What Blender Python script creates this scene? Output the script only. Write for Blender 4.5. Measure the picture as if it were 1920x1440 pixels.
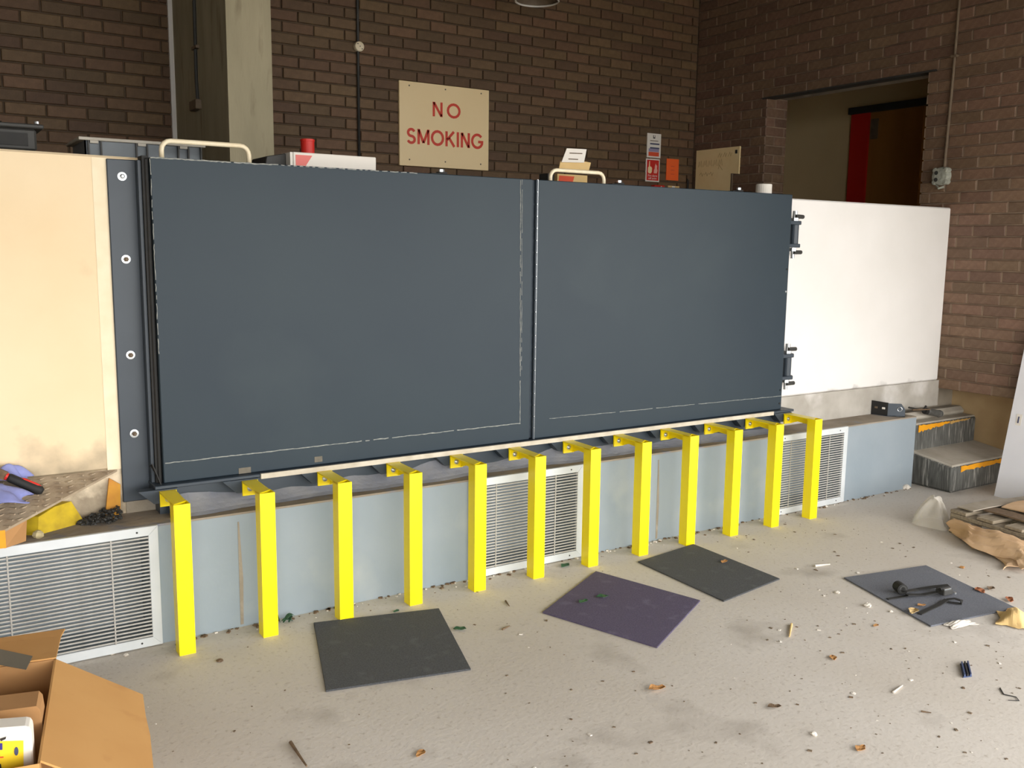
import bpy, bmesh, math, random
import numpy as np
from mathutils import Vector, Matrix
random.seed(7)
for o in list(bpy.data.objects): bpy.data.objects.remove(o)
S = bpy.context.scene
COL = S.collection
PI = math.pi

# ------------------------------------------------------------------ camera
H = 1.54
F = 1750.98
YAW, PITCH, ROLL = math.radians(32.755), math.radians(8.3605), math.radians(-.6958)
fw = np.array([math.sin(YAW)*math.cos(PITCH), math.cos(YAW)*math.cos(PITCH), -math.sin(PITCH)])
rt = np.array([math.cos(YAW), -math.sin(YAW), 0.])
dn = np.cross(fw, rt)
r2 = math.cos(ROLL)*rt + math.sin(ROLL)*dn
d2 = -math.sin(ROLL)*rt + math.cos(ROLL)*dn
MC = np.array([r2, d2, fw])
EYE = np.array([0, 0, H])
def on(px, py, ax, v):            # photo pixel -> point on the world plane axis=v
    d = MC.T @ np.array([(px-960)/F, (py-720)/F, 1.])
    t = (v-EYE[ax])/d[ax]
    return EYE + t*d
def proj(p):
    q = MC @ (np.asarray(p, float)-EYE)
    if q[2] < .05: return None
    return 960+F*q[0]/q[2], 720+F*q[1]/q[2]
cam = bpy.data.objects.new('camera', bpy.data.cameras.new('camera'))
COL.objects.link(cam)
cam.data.sensor_width = 36; cam.data.sensor_fit = 'HORIZONTAL'; cam.data.lens = F/1920*36
cam.data.clip_start = .05; cam.data.clip_end = 300
m = Matrix.Identity(4)
for i in range(3):
    m[i][0] = r2[i]; m[i][1] = -d2[i]; m[i][2] = -fw[i]; m[i][3] = EYE[i]
cam.matrix_world = m
S.camera = cam

# ------------------------------------------------------------------ world and exposure
S.view_settings.view_transform = 'Standard'
S.view_settings.look = 'None'
S.view_settings.exposure = 0.1
S.view_settings.gamma = 1
S.view_settings.use_curve_mapping = False
W = bpy.data.worlds.new('overcast_sky'); S.world = W; W.use_nodes = True
bg = W.node_tree.nodes['Background']
bg.inputs[0].default_value = (1.0, .985, .96, 1)
bg.inputs[1].default_value = 7.6

# openings of the loading bay (daylight comes in here), as sampling portals for the sky
YF = -2.2                          # plane of the open front
def portal(name, loc, rot, sx, sy):
    L = bpy.data.lights.new(name, 'AREA'); L.shape = 'RECTANGLE'; L.size = sx; L.size_y = sy
    L.cycles.is_portal = True
    o = bpy.data.objects.new(name, L); o.location = loc; o.rotation_euler = rot; COL.objects.link(o)
portal('bay_opening_front_offscreen', (1.8, YF, 1.45), (PI/2, 0, 0), 8.6, 2.9)
portal('bay_opening_side_offscreen', (6.25, -.4, 1.45), (PI/2, 0, PI/2), 3.6, 2.9)

# ------------------------------------------------------------------ materials
def lin(c):
    c = np.array(c, float)/255.
    return tuple(np.where(c <= .04045, c/12.92, ((c+.055)/1.055)**2.4))+(1,)
MATS = {}
def mat(name, c1, c2=None, scale=8., rough=.7, metal=0., bump=0., bscale=60., c3=None, s3=3., t3=(.55, .7), spec=.5, world=False, detail=6., alpha=1., trans=0., var=0., stretch=None, emis=None, estr=0., low=None, fine=None):
    if name in MATS: return MATS[name]
    M = bpy.data.materials.new(name); M.use_nodes = True
    nt = M.node_tree; N = nt.nodes; L = nt.links
    b = N['Principled BSDF']
    b.inputs['Roughness'].default_value = rough; b.inputs['Metallic'].default_value = metal
    b.inputs['Specular IOR Level'].default_value = spec
    b.inputs['Alpha'].default_value = alpha; b.inputs['Transmission Weight'].default_value = trans
    if emis:
        b.inputs['Emission Color'].default_value = emis+(1,); b.inputs['Emission Strength'].default_value = estr
    if world: co = N.new('ShaderNodeNewGeometry').outputs['Position']
    else: co = N.new('ShaderNodeTexCoord').outputs['Object']
    if stretch:
        mp = N.new('ShaderNodeMapping'); mp.inputs['Scale'].default_value = stretch
        L.new(co, mp.inputs['Vector']); co = mp.outputs['Vector']
    def noise(sc, det=detail):
        n = N.new('ShaderNodeTexNoise'); n.inputs['Scale'].default_value = sc; n.inputs['Detail'].default_value = det
        L.new(co, n.inputs['Vector']); return n.outputs['Fac']
    def mix(f, a, bb):
        x = N.new('ShaderNodeMix'); x.data_type = 'RGBA'
        for s, v in ((x.inputs[0], f), (x.inputs[6], a), (x.inputs[7], bb)):
            if hasattr(v, 'is_linked'): L.new(v, s)
            else: s.default_value = v
        return x.outputs[2]
    def ramp(f, a, bb):
        r = N.new('ShaderNodeMapRange'); r.inputs[1].default_value = a; r.inputs[2].default_value = bb
        L.new(f, r.inputs[0]); return r.outputs[0]
    col = lin(c1)
    if c2 is not None: col = mix(ramp(noise(scale), .3, .7), lin(c1), lin(c2))
    if c3 is not None: col = mix(ramp(noise(s3), *t3), col, lin(c3))
    if fine: col = mix(ramp(noise(fine[1], 3.), fine[2], fine[3]), col, lin(fine[0]))
    if low:                             # damp stains: colour, height, spread, noise scale
        sp = N.new('ShaderNodeSeparateXYZ'); L.new(co, sp.inputs[0])
        mr = N.new('ShaderNodeMapRange'); mr.inputs[1].default_value = low[1]; mr.inputs[2].default_value = low[1]-low[2]; mr.clamp = False; L.new(sp.outputs[2], mr.inputs[0])
        mr2 = N.new('ShaderNodeMath'); mr2.operation = 'MULTIPLY_ADD'; mr2.inputs[1].default_value = .5; L.new(mr.outputs[0], mr2.inputs[0]); L.new(noise(low[3]), mr2.inputs[2])
        col = mix(ramp(mr2.outputs[0], .52, .78), col, lin(low[0]))
    if var:
        oi = N.new('ShaderNodeObjectInfo').outputs['Random']; g = N.new('ShaderNodeNewGeometry').outputs['Random Per Island']
        ad = N.new('ShaderNodeMath'); ad.operation = 'ADD'; L.new(oi, ad.inputs[0]); L.new(g, ad.inputs[1])
        fr = N.new('ShaderNodeMath'); fr.operation = 'FRACT'; L.new(ad.outputs[0], fr.inputs[0])
        hs = N.new('ShaderNodeHueSaturation')
        L.new(ramp2(N, L, fr.outputs[0], 1-var, 1+var), hs.inputs['Value'])
        m7 = N.new('ShaderNodeMath'); m7.operation = 'MULTIPLY'; m7.inputs[1].default_value = 7.31; L.new(fr.outputs[0], m7.inputs[0])
        f7 = N.new('ShaderNodeMath'); f7.operation = 'FRACT'; L.new(m7.outputs[0], f7.inputs[0])
        L.new(ramp2(N, L, f7.outputs[0], .49, .51), hs.inputs['Hue'])
        if hasattr(col, 'is_linked'): L.new(col, hs.inputs['Color'])
        else: hs.inputs['Color'].default_value = col
        col = hs.outputs['Color']
    if hasattr(col, 'is_linked'): L.new(col, b.inputs['Base Color'])
    else: b.inputs['Base Color'].default_value = col
    if bump:
        bp = N.new('ShaderNodeBump'); bp.inputs['Strength'].default_value = bump; bp.inputs['Distance'].default_value = .01
        L.new(noise(bscale), bp.inputs['Height']); L.new(bp.outputs[0], b.inputs['Normal'])
    MATS[name] = M
    return M
def ramp2(N, L, f, a, b):
    r = N.new('ShaderNodeMapRange'); r.inputs[3].default_value = a; r.inputs[4].default_value = b
    L.new(f, r.inputs[0]); return r.outputs[0]

m_floor = mat('concrete_floor', (196, 188, 177), (208, 202, 194), 1.3, .8, bump=.12, bscale=60, fine=((172, 162, 150), 55., .58, .80), c3=(168, 160, 150), s3=2.6, t3=(.58, .75), world=True)
m_brick = mat('dark_brown_brick', (94, 71, 48), (108, 83, 58), 30, .65, bump=.25, bscale=120, var=.22)
m_brick_r = mat('purple_brown_brick', (106, 81, 63), (122, 97, 78), 30, .6, bump=.25, bscale=120, var=.2)
m_mortar_d = mat('brown_mortar', (96, 80, 64), (80, 66, 52), 12, .95, bump=.3, world=True)
m_mortar_l = mat('grey_mortar', (150, 129, 108), (116, 96, 80), 7, .95, bump=.3, world=True)
m_cream = mat('cream_painted_plaster', (238, 217, 182), (230, 206, 167), 1.6, .75, bump=.12, bscale=9, c3=(206, 184, 148), s3=3.1, t3=(.64, .8), world=True, low=((172, 156, 130), .80, .30, 5.0))
m_cream_low = mat('flaking_plaster', (206, 190, 162), (150, 136, 116), 9, .9, bump=.5, bscale=40, c3=(228, 212, 184), s3=6, t3=(.5, .62), world=True)
m_white = mat('white_painted_plaster', (234, 231, 227), (227, 224, 219), 2.2, .7, bump=.15, bscale=10, c3=(224, 220, 216), s3=4.2, t3=(.7, .85), world=True, low=((170, 166, 160), .67, .12, 7.))
m_conc = mat('raw_concrete', (158, 148, 132), (132, 122, 106), 6, .9, bump=.35, bscale=40, c3=(186, 178, 166), s3=4, t3=(.55, .7), world=True)
m_conc_top = mat('dusty_ledge_concrete', (160, 149, 134), (132, 120, 104), 5, .9, bump=.35, bscale=30, c3=(128, 134, 150), s3=6, t3=(.56, .68), world=True)
m_col = mat('board_marked_concrete', (176, 166, 138), (154, 146, 120), 2.2, .9, bump=.3, bscale=18, c3=(132, 122, 98), s3=5, t3=(.58, .75), world=True, stretch=(3, 3, .6))
m_blue = mat('blue_grey_paint', (144, 154, 161), (134, 146, 154), 3.5, .5, bump=.08, bscale=25, c3=(158, 164, 164), s3=2.2, t3=(.56, .72), world=True)
m_gate = mat('slate_blue_gate_paint', (37, 50, 60), (42, 55, 63), 1.4, .48, bump=.05, bscale=14, c3=(50, 62, 68), s3=1.1, t3=(.58, .8), spec=.3, world=True)
m_frame = mat('dark_slate_steel', (48, 58, 68), (54, 64, 74), 5, .45)
m_black = mat('black_rubber', (26, 26, 26), (34, 33, 31), 20, .7)
m_bead = mat('pale_weld_and_chips', (176, 176, 168), (120, 126, 126), 60, .6)
m_yellow = mat('gloss_yellow_paint', (255, 234, 6), (254, 228, 4), 6, .34)
m_zinc = mat('zinc_plated_steel', (216, 220, 222), (186, 190, 192), 60, .3, .85)
m_alu = mat('satin_white_aluminium', (214, 218, 220), (202, 207, 209), 8, .42, .15)
m_slat = mat('grey_louvre_aluminium', (184, 182, 176), (162, 158, 150), 20, .5, .1)
m_carton = mat('brown_cardboard', (200, 152, 92), (192, 143, 84), 5, .85, c3=(180, 130, 76), s3=9, t3=(.6, .8))
m_carton_in = mat('inner_cardboard', (190, 144, 94), (168, 124, 78), 5, .9)
m_tan = mat('buff_board', (222, 190, 132), (212, 178, 118), 8, .8)
m_paper = mat('white_paper', (232, 226, 216), None, rough=.8)
m_red = mat('signal_red', (206, 40, 30), None, rough=.5)
m_signred = mat('sign_red_paint', (214, 60, 36), None, rough=.5)
m_ivory = mat('ivory_sign_board', (250, 226, 178), (247, 220, 168), 2, .5)
m_orange = mat('orange_paper', (250, 104, 40), None, rough=.7)
m_handle = mat('cream_painted_tube', (240, 228, 200), (230, 214, 180), 30, .4)
m_dark = mat('dark_grey_plastic', (58, 58, 56), (48, 47, 44), 12, .6)
m_crate = mat('grey_blue_crate_plastic', (104, 112, 118), (92, 100, 106), 9, .5)
m_crate_rim = mat('pale_crate_rim', (178, 172, 160), (160, 154, 142), 12, .55)
m_charcoal = mat('charcoal_carpet', (92, 94, 97), (72, 73, 76), 160, .98, bump=.8, bscale=420, c3=(102, 104, 106), s3=14, t3=(.58, .8))
m_purple = mat('purple_grey_carpet', (104, 95, 122), (82, 73, 98), 160, .98, bump=.8, bscale=420, c3=(118, 110, 134), s3=12, t3=(.58, .8))
m_grey_tile = mat('mid_grey_carpet', (120, 123, 132), (100, 103, 112), 160, .98, bump=.7, bscale=420, c3=(122, 124, 130), s3=9, t3=(.56, .8))
m_wood = mat('weathered_pallet_wood', (156, 144, 124), (124, 112, 94), 12, .9, bump=.12, bscale=60, stretch=(1, 8, 8))
m_kraft = mat('kraft_paper', (216, 184, 148), (198, 162, 124), 7, .85)
m_film = mat('milky_plastic_film', (226, 220, 208), None, rough=.25, alpha=.26)
m_leaf = mat('dry_leaf', (190, 140, 82), (150, 106, 60), 60, .8)
m_green = mat('green_leaf', (58, 104, 66), (36, 70, 50), 60, .6)
m_stone = mat('white_rubble', (232, 226, 216), (206, 198, 186), 40, .9)
m_twig = mat('dry_twig', (120, 98, 74), (92, 74, 56), 60, .9)
m_tread = mat('dusty_tread_plate', (176, 160, 136), (146, 128, 106), 14, .85, bump=.3, bscale=60)
m_ochre = mat('orange_edge_paint', (236, 164, 20), (222, 148, 20), 18, .6)
m_drip = mat('dark_step_paint', (70, 70, 66), (104, 104, 100), 14, .8, c3=(150, 148, 142), s3=7, t3=(.55, .68), stretch=(9, 9, .8))
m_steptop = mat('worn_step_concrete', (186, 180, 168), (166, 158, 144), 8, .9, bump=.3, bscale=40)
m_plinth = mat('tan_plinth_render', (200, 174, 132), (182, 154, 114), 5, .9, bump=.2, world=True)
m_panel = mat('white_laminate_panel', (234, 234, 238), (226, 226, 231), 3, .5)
m_cloth = mat('lilac_rag', (150, 156, 206), (128, 134, 190), 14, .9)
m_tape = mat('grey_tape', (104, 102, 94), None, rough=.6)
m_inner = mat('corridor_wall_paint', (236, 212, 164), (230, 204, 154), 2, .8, world=True)
m_doorp = mat('varnished_door', (172, 122, 60), (148, 100, 46), 4, .5, stretch=(1, 1, .3))
m_conduit = mat('conduit_grey', (120, 104, 84), (100, 84, 66), 20, .6)
m_box = mat('galvanised_box', (168, 170, 158), (140, 142, 130), 30, .6, bump=.3)
m_ceil = mat('ceiling_concrete', (120, 114, 106), (108, 102, 94), 2, .9, world=True)
m_ground = mat('yard_asphalt', (150, 148, 144), (134, 132, 128), 2, .9, world=True)

# ------------------------------------------------------------------ mesh helpers
class MB:
    def __init__(s): s.v = []; s.f = []; s.mi = []
    def add(s, vs, fs, mi=0):
        n = len(s.v); s.v += [tuple(map(float, v)) for v in vs]
        s.f += [tuple(i+n for i in f) for f in fs]; s.mi += [mi]*len(fs); return s
    def box(s, x0, x1, y0, y1, z0, z1, mi=0):
        return s.add([(x, y, z) for z in (z0, z1) for y in (y0, y1) for x in (x0, x1)],
                     [(0, 2, 3, 1), (4, 5, 7, 6), (0, 1, 5, 4), (2, 6, 7, 3), (0, 4, 6, 2), (1, 3, 7, 5)], mi)
    def obox(s, c, u, v, w, mi=0):     # oriented box, half vectors
        c, u, v, w = map(np.array, (c, u, v, w))
        return s.add([c+a*u+b*v+d*w for d in (-1, 1) for b in (-1, 1) for a in (-1, 1)],
                     [(0, 2, 3, 1), (4, 5, 7, 6), (0, 1, 5, 4), (2, 6, 7, 3), (0, 4, 6, 2), (1, 3, 7, 5)], mi)
    def prism(s, poly, d, mi=0):       # planar polygon (3d points) extruded by d
        n = len(poly); p = [np.array(q, float) for q in poly]; d = np.array(d, float)
        return s.add(p+[q+d for q in p], [tuple(range(n-1, -1, -1)), tuple(range(n, 2*n))]+[(i, (i+1) % n, n+(i+1) % n, n+i) for i in range(n)], mi)
    def tube(s, pts, r, seg=10, mi=0, cap=True):
        pts = [np.array(p, float) for p in pts]; n = len(pts); rs = r if hasattr(r, '__len__') else [r]*n
        vs = []; up = None
        for i, p in enumerate(pts):
            t = pts[min(i+1, n-1)]-pts[max(i-1, 0)]; t = t/np.linalg.norm(t)
            if up is None:
                up = np.array([0, 0, 1.]) if abs(t[2]) < .9 else np.array([1., 0, 0])
            a = np.cross(t, up); a /= np.linalg.norm(a); b = np.cross(a, t); up = b
            vs += [p+rs[i]*(math.cos(2*PI*k/seg)*a+math.sin(2*PI*k/seg)*b) for k in range(seg)]
        fs = [(i*seg+k, i*seg+(k+1) % seg, (i+1)*seg+(k+1) % seg, (i+1)*seg+k) for i in range(n-1) for k in range(seg)]
        if cap: fs += [tuple(range(seg-1, -1, -1)), tuple(range((n-1)*seg, n*seg))]
        return s.add(vs, fs, mi)
    def lathe(s, c, ax, prof, seg=20, mi=0, cap=True):   # prof [(r,h)] about axis ax through c
        c = np.array(c, float); ax = np.array(ax, float); ax /= np.linalg.norm(ax)
        a = np.cross(ax, (0, 0, 1) if abs(ax[2]) < .9 else (1, 0, 0)); a /= np.linalg.norm(a); b = np.cross(ax, a)
        vs = [c+h*ax+r*(math.cos(2*PI*k/seg)*a+math.sin(2*PI*k/seg)*b) for r, h in prof for k in range(seg)]
        n = len(prof)
        fs = [(i*seg+k, i*seg+(k+1) % seg, (i+1)*seg+(k+1) % seg, (i+1)*seg+k) for i in range(n-1) for k in range(seg)]
        if cap: fs += [tuple(range(seg-1, -1, -1)), tuple(range((n-1)*seg, n*seg))]
        return s.add(vs, fs, mi)
    def grid(s, fn, nu, nv, mi=0):
        vs = [fn(i/nu, j/nv) for j in range(nv+1) for i in range(nu+1)]
        fs = [(j*(nu+1)+i, j*(nu+1)+i+1, (j+1)*(nu+1)+i+1, (j+1)*(nu+1)+i) for j in range(nv) for i in range(nu)]
        return s.add(vs, fs, mi)
    def build(s, name, mats, parent=None, bevel=0, smooth=False, solid=0, loc=None):
        if loc is None:
            if parent is not None: loc = OFF.get(parent.name, np.zeros(3)); rel = np.zeros(3)
            else:
                a = np.array(s.v); loc = np.array([(a[:, 0].min()+a[:, 0].max())/2, (a[:, 1].min()+a[:, 1].max())/2, a[:, 2].min()]); rel = loc
        else: rel = np.array(loc); loc = rel
        me = bpy.data.meshes.new(name)
        me.from_pydata([tuple(np.array(v)-loc) for v in s.v], [], s.f)
        mats = mats if isinstance(mats, (list, tuple)) else [mats]
        for q in mats: me.materials.append(q)
        if len(mats) > 1: me.polygons.foreach_set('material_index', s.mi)
        bm = bmesh.new(); bm.from_mesh(me); bmesh.ops.recalc_face_normals(bm, faces=bm.faces)
        if bevel: bmesh.ops.bevel(bm, geom=[e for e in bm.edges if len(e.link_faces) == 2 and e.calc_face_angle(0) > .5], offset=bevel, segments=1, affect='EDGES')
        bm.to_mesh(me); bm.free()
        if smooth: me.polygons.foreach_set('use_smooth', [True]*len(me.polygons))
        me.update()
        o = bpy.data.objects.new(name, me); COL.objects.link(o)
        if parent is not None: o.parent = parent
        else: o.location = rel
        OFF[o.name] = loc if parent is not None else rel
        if solid:
            md = o.modifiers.new('thickness', 'SOLIDIFY'); md.thickness = solid; md.offset = 0
        return o
OFF = {}
def thing(name, label, cat, loc, group=None):
    o = bpy.data.objects.new(name, None); COL.objects.link(o); o.location = loc; o.empty_display_size = .05
    o['label'] = label; o['category'] = cat
    if group: o['group'] = group
    OFF[o.name] = np.array(loc, float); return o
def tag(o, label, cat, group=None, kind=None):
    o['label'] = label; o['category'] = cat
    if group: o['group'] = group
    if kind: o['kind'] = kind
    return o
def struct(o, label=None):
    o['kind'] = 'structure'
    if label: o['label'] = label
    return o
def copy_tree(o, parent=None):
    c = o.copy(); COL.objects.link(c)
    if parent is not None: c.parent = parent
    for ch in [x for x in o.children]: copy_tree(ch, c)
    return c
R = random.uniform

# ------------------------------------------------------------------ main planes (metres)
YB, XR, YW, YL = 6.365, 6.006, 3.835, 3.622
LZ = .477                          # top of the low ledge
CEIL = 4.6
HEAD = 2.9                         # head height of the open bay fronts
# ------------------------------------------------------------------ shell
struct(MB().box(-4.2, 6.42, YF, 6.7, -.2, 0).build('floor', m_floor), 'dusty pale grey concrete floor of the loading bay')
struct(MB().box(-40, 50, -50, YF, -.2, -.02).box(6.3, 50, YF, 40, -.2, -.02).build('ground', m_ground), 'grey yard outside the open bay')
struct(MB().box(-4.2, 6.3, YF, 6.7, CEIL, CEIL+.2).build('ceiling', m_ceil), 'concrete ceiling of the loading bay')
struct(MB().box(-4.4, -4.2, YF, 6.7, 0, CEIL).build('wall_left', m_conc))
struct(MB().box(-4.2, -2.5, YF-.2, YF, 0, CEIL).box(-2.5, 6.3, YF-.2, YF, HEAD, CEIL).build('wall_front', m_conc))
struct(MB().box(6.1, 6.3, YF, 1.4, HEAD, CEIL).build('wall_right_header', m_conc))

# ---- brick walls
BL, BH = .225, .075
def brick_mesh(name, ax, mt):      # front face towards -axis, unit-length brick of full size, chamfered
    w, h, c = .2150/2, .0650/2, .0035
    fr = [(-w+c, -h+c), (w-c, -h+c), (w-c, h-c), (-w+c, h-c)]; md = [(-w, -h), (w, -h), (w, h), (-w, h)]
    vs = [(0, a, b) for a, b in fr]+[(c, a, b) for a, b in md]+[(.05, a, b) for a, b in md]
    if ax == 1: vs = [(a, d, b) for d, a, b in vs]
    fs = [(0, 1, 2, 3)]+[(i, (i+1) % 4, 4+(i+1) % 4, 4+i) for i in range(4)]+[(4+i, 4+(i+1) % 4, 8+(i+1) % 4, 8+i) for i in range(4)]
    me = bpy.data.meshes.new(name); me.from_pydata(vs, [], fs); me.materials.append(mt)
    bm = bmesh.new(); bm.from_mesh(me); bmesh.ops.recalc_face_normals(bm, faces=bm.faces)
    bm.to_mesh(me); bm.free(); return me
def brick_wall(root, ax, plane, t0, t1, z0, z1, ta, za, keep, visible, mt, nmax=290, perp=None):
    """ax: wall normal axis; t runs along the wall; keep(t,z) says where masonry is; cut bricks at span ends"""
    me = brick_mesh('brick', ax, mt); V = [v.co.copy() for v in me.vertices]; P = [tuple(p.vertices) for p in me.polygons]
    k0 = math.floor((z0-za)/BH); items = []
    for k in range(k0, math.ceil((z1-za)/BH)+1):
        zc = za+(k+.5)*BH
        if zc-BH/2 < z0-.01 or zc+BH/2 > z1+.03: continue
        off = ta+(BL/2 if k % 2 else 0)
        i0 = math.floor((t0-off)/BL)
        for i in range(i0, math.ceil((t1-off)/BL)+1):
            for a, b in keep(max(off+i*BL, t0), min(off+(i+1)*BL, t1), zc):
                if b-a > .03: items.append(((a+b)/2, b-a, zc))
    sc = []
    for n, (t, w, z) in enumerate(items):
        p = [plane, t, z] if ax == 0 else [t, plane, z]
        q = proj(p); area = 0
        if q and -30 < q[0] < 1950 and -10 < q[1] < 1450 and visible(q, p):
            e = list(p); e[1-ax] += w; r = proj(e); area = abs(r[0]-q[0])*F*.065/np.linalg.norm(np.array(p)-EYE)
        sc.append(area)
    top = set(sorted(range(len(items)), key=lambda i: -sc[i])[:nmax])
    rest = MB()
    for n, (t, w, z) in enumerate(items):
        dep = plane+R(-.0015, .0015); s = (w-.010)/.215
        if n in top and sc[n] > 0:
            o = bpy.data.objects.new('brick', me); COL.objects.link(o); o.parent = root
            o.location = Vector((dep, t, z) if ax == 0 else (t, dep, z))-Vector(OFF[root.name])
            o.scale = (1, s, 1) if ax == 0 else (s, 1, 1)
        else:
            rest.add([(dep+v.x, t+v.y*s, z+v.z) if ax == 0 else (t+v.x*s, dep+v.y, z+v.z) for v in V], P)
    if rest.v:
        o = rest.build('brick_courses', mt, root); o['kind'] = 'stuff'
    if perp:
        pm = MB()
        for t, w, z in items:
            if (t+w/2) < t1-.02: pm.box(plane+.003, plane+.03, t+w/2-.0055, t+w/2+.0055, z-.031, z+.031)
        o = pm.build('perpend_mortar', perp, root); o['kind'] = 'stuff'

# back wall
wb = MB().box(-4.2, XR+.3, YB+.014, YB+.3, .6, CEIL).build('wall_back', m_mortar_d)
struct(wb, 'dark brown brick back wall')
za_b = on(500, 78.1, 1, YB)[2]; pb = on(755.2, 42.7, 1, YB); kb = math.floor((pb[2]-za_b)/BH)
ta_b = pb[0]-(BL/2 if kb % 2 else 0)
def keep_b(a, b, z):
    return [(a, b)] if not (a > 1.52 and b < 1.74) else []
def vis_b(q, p):
    x, y = q
    return y < 300+x*.06 and not (320 < x < 500)
brick_wall(wb, 1, YB, -1.2, XR, 1.62, 4.5, ta_b, za_b, keep_b, vis_b, m_brick)

# right wall with a doorway
DY0, DY1, DZ = 4.075, 5.53, 2.772
wr = MB()
wr.box(XR+.014, XR+.25, 1.4, DY0, .6, CEIL).box(XR+.014, XR+.25, DY1+.006, YB+.3, .6, CEIL).box(XR+.014, XR+.25, DY0, DY1+.006, DZ+.06, CEIL)
wr = wr.build('wall_right', m_mortar_l); struct(wr, 'brown brick side wall with a doorway')
za_r = on(1781.7, 443.9, 0, XR)[2]; pr_ = on(1856, 412, 0, XR); kr = math.floor((pr_[2]-za_r)/BH)
ta_r = pr_[1]-(BL/2 if kr % 2 else 0)
def keep_r(a, b, z):
    if z > DZ+.02: return [(a, b)]
    out = []
    if a < DY0: out.append((a, min(b, DY0)))
    if b > DY1: out.append((max(a, DY1), b))
    return out
def vis_r(q, p):
    return not (p[1] > YW and p[2] < 1.86)
brick_wall(wr, 0, XR, 1.4, YB, .60, 4.5, ta_r, za_r, keep_r, vis_r, m_brick_r, perp=mat('pale_perpend_mortar', (150, 129, 108), (116, 96, 80), 7, .95, world=True))
jb = MB()                           # bricks of the far door jamb
k = 0; z = za_r-BH*30
while z < DZ-.03:
    if z > .62:
        L1 = .215 if k % 2 else .1025
        jb.box(XR+.004, XR+L1, DY1+.0, DY1+.05, z+.005, z+.07)
        jb.box(XR+L1+.01, XR+.25, DY1+.0, DY1+.05, z+.005, z+.07)
    z += BH; k += 1
jo = jb.build('jamb_bricks', m_brick_r, wr, bevel=.004); jo['kind'] = 'stuff'
MB().box(XR-.004, XR+.10, DY0-.05, DY1+.05, DZ-.008, DZ+.004).box(XR+.02, XR+.03, DY0-.05, DY1+.05, DZ, DZ+.065).build('lintel', m_dark, wr)
MB().box(XR+.10, XR+.25, DY0, DY1, DZ+.0, DZ+.065).build('soffit', m_conc, wr)
# tan rendered base below the brick of the side wall
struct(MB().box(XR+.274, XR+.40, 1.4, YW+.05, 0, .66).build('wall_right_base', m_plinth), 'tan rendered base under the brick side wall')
# corridor beyond the doorway
co = MB().box(7.6, 7.8, 3.2, 8.0, .6, 3.4).box(XR+.25, 7.6, 7.9, 8.0, .6, 3.4).box(XR+.25, 7.6, 3.2, 3.3, .6, 3.4).box(XR+.2, XR+.3, 6.6, 8.0, .6, 3.4)
struct(co.build('wall_corridor', m_inner), 'buff painted corridor wall beyond the doorway')
struct(MB().box(XR+.25, 7.8, 3.2, 8.0, 3.3, 3.5).build('ceiling_corridor', m_ceil))
d1 = MB().box(7.552, 7.60, 5.15, 5.69, .62, 2.80).build('door_1', m_doorp); struct(d1, 'varnished brown door leaf in the corridor')
MB().box(7.53, 7.60, 5.69, 5.885, .62, 2.80).build('red_frame_panel', m_red, d1)
MB().box(7.50, 7.60, 4.9, 5.90, 2.80, 2.86).build('door_head', m_dark, d1)
MB().box(7.535, 7.552, 5.60, 5.67, 2.56, 2.74).build('door_closer', m_conduit, d1)
# raised platform behind the parapet
struct(MB().box(-4.2, 7.8, YW+.05, 8.0, .4, .6).build('floor_platform', m_conc), 'raised concrete dock floor behind the parapet')

# concrete fin column on the back wall
fc = MB().box(1.507, 1.752, 5.194, YB+.02, .6, CEIL).build('wall_fin_column', m_col); struct(fc, 'concrete fin column standing out from the back wall')
MB().box(1.480, 1.510, YB-.02, YB+.01, .6, CEIL).build('white_edge_strip', m_white, fc)

# parapet walls
def wallpoly(name, mt, x0, x1, z0, za, zb, y0=YW, y1=YW+.45):
    return MB().prism([(x0, y0, z0), (x1, y0, z0), (x1, y0, zb), (x0, y0, za)], (0, y1-y0, 0)).build(name, mt, bevel=.008)
wl = wallpoly('wall_parapet_cream', m_cream, -4.2, .80, .66, 1.90, 1.858); struct(wl, 'cream painted parapet wall')
MB().box(-4.2, .66, YW+.006, YW+.45, LZ, .66).build('flaking_base', m_cream_low, wl)
MB().box(.598, .652, YW-.0015, YW+.01, .66, 1.85).build('pale_paint_edge', mat('pale_cream_edge', (242, 228, 198), (234, 216, 182), 12, .8, world=True), wl)
MB().box(.66, .80, YW+.001, YW+.45, LZ, .66).build('patched_base', m_conc, wl)
wm = MB().box(.80, 4.33, YW+.012, YW+.45, LZ, 1.80).build('wall_parapet_behind_gate', m_conc); struct(wm, 'concrete parapet behind the flood gate')
ww = wallpoly('wall_parapet_white', m_white, 4.33, XR+.004, .655, 1.842, 1.838); struct(ww, 'white painted parapet wall')
MB().box(4.33, XR+.004, YW-.012, YW+.45, LZ, .655).build('grey_kerb', mat('mottled_kerb_concrete', (186, 181, 172), (160, 154, 144), 6, .9, bump=.35, bscale=40, c3=(206, 202, 196), s3=4, t3=(.55, .7), world=True), ww)

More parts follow.
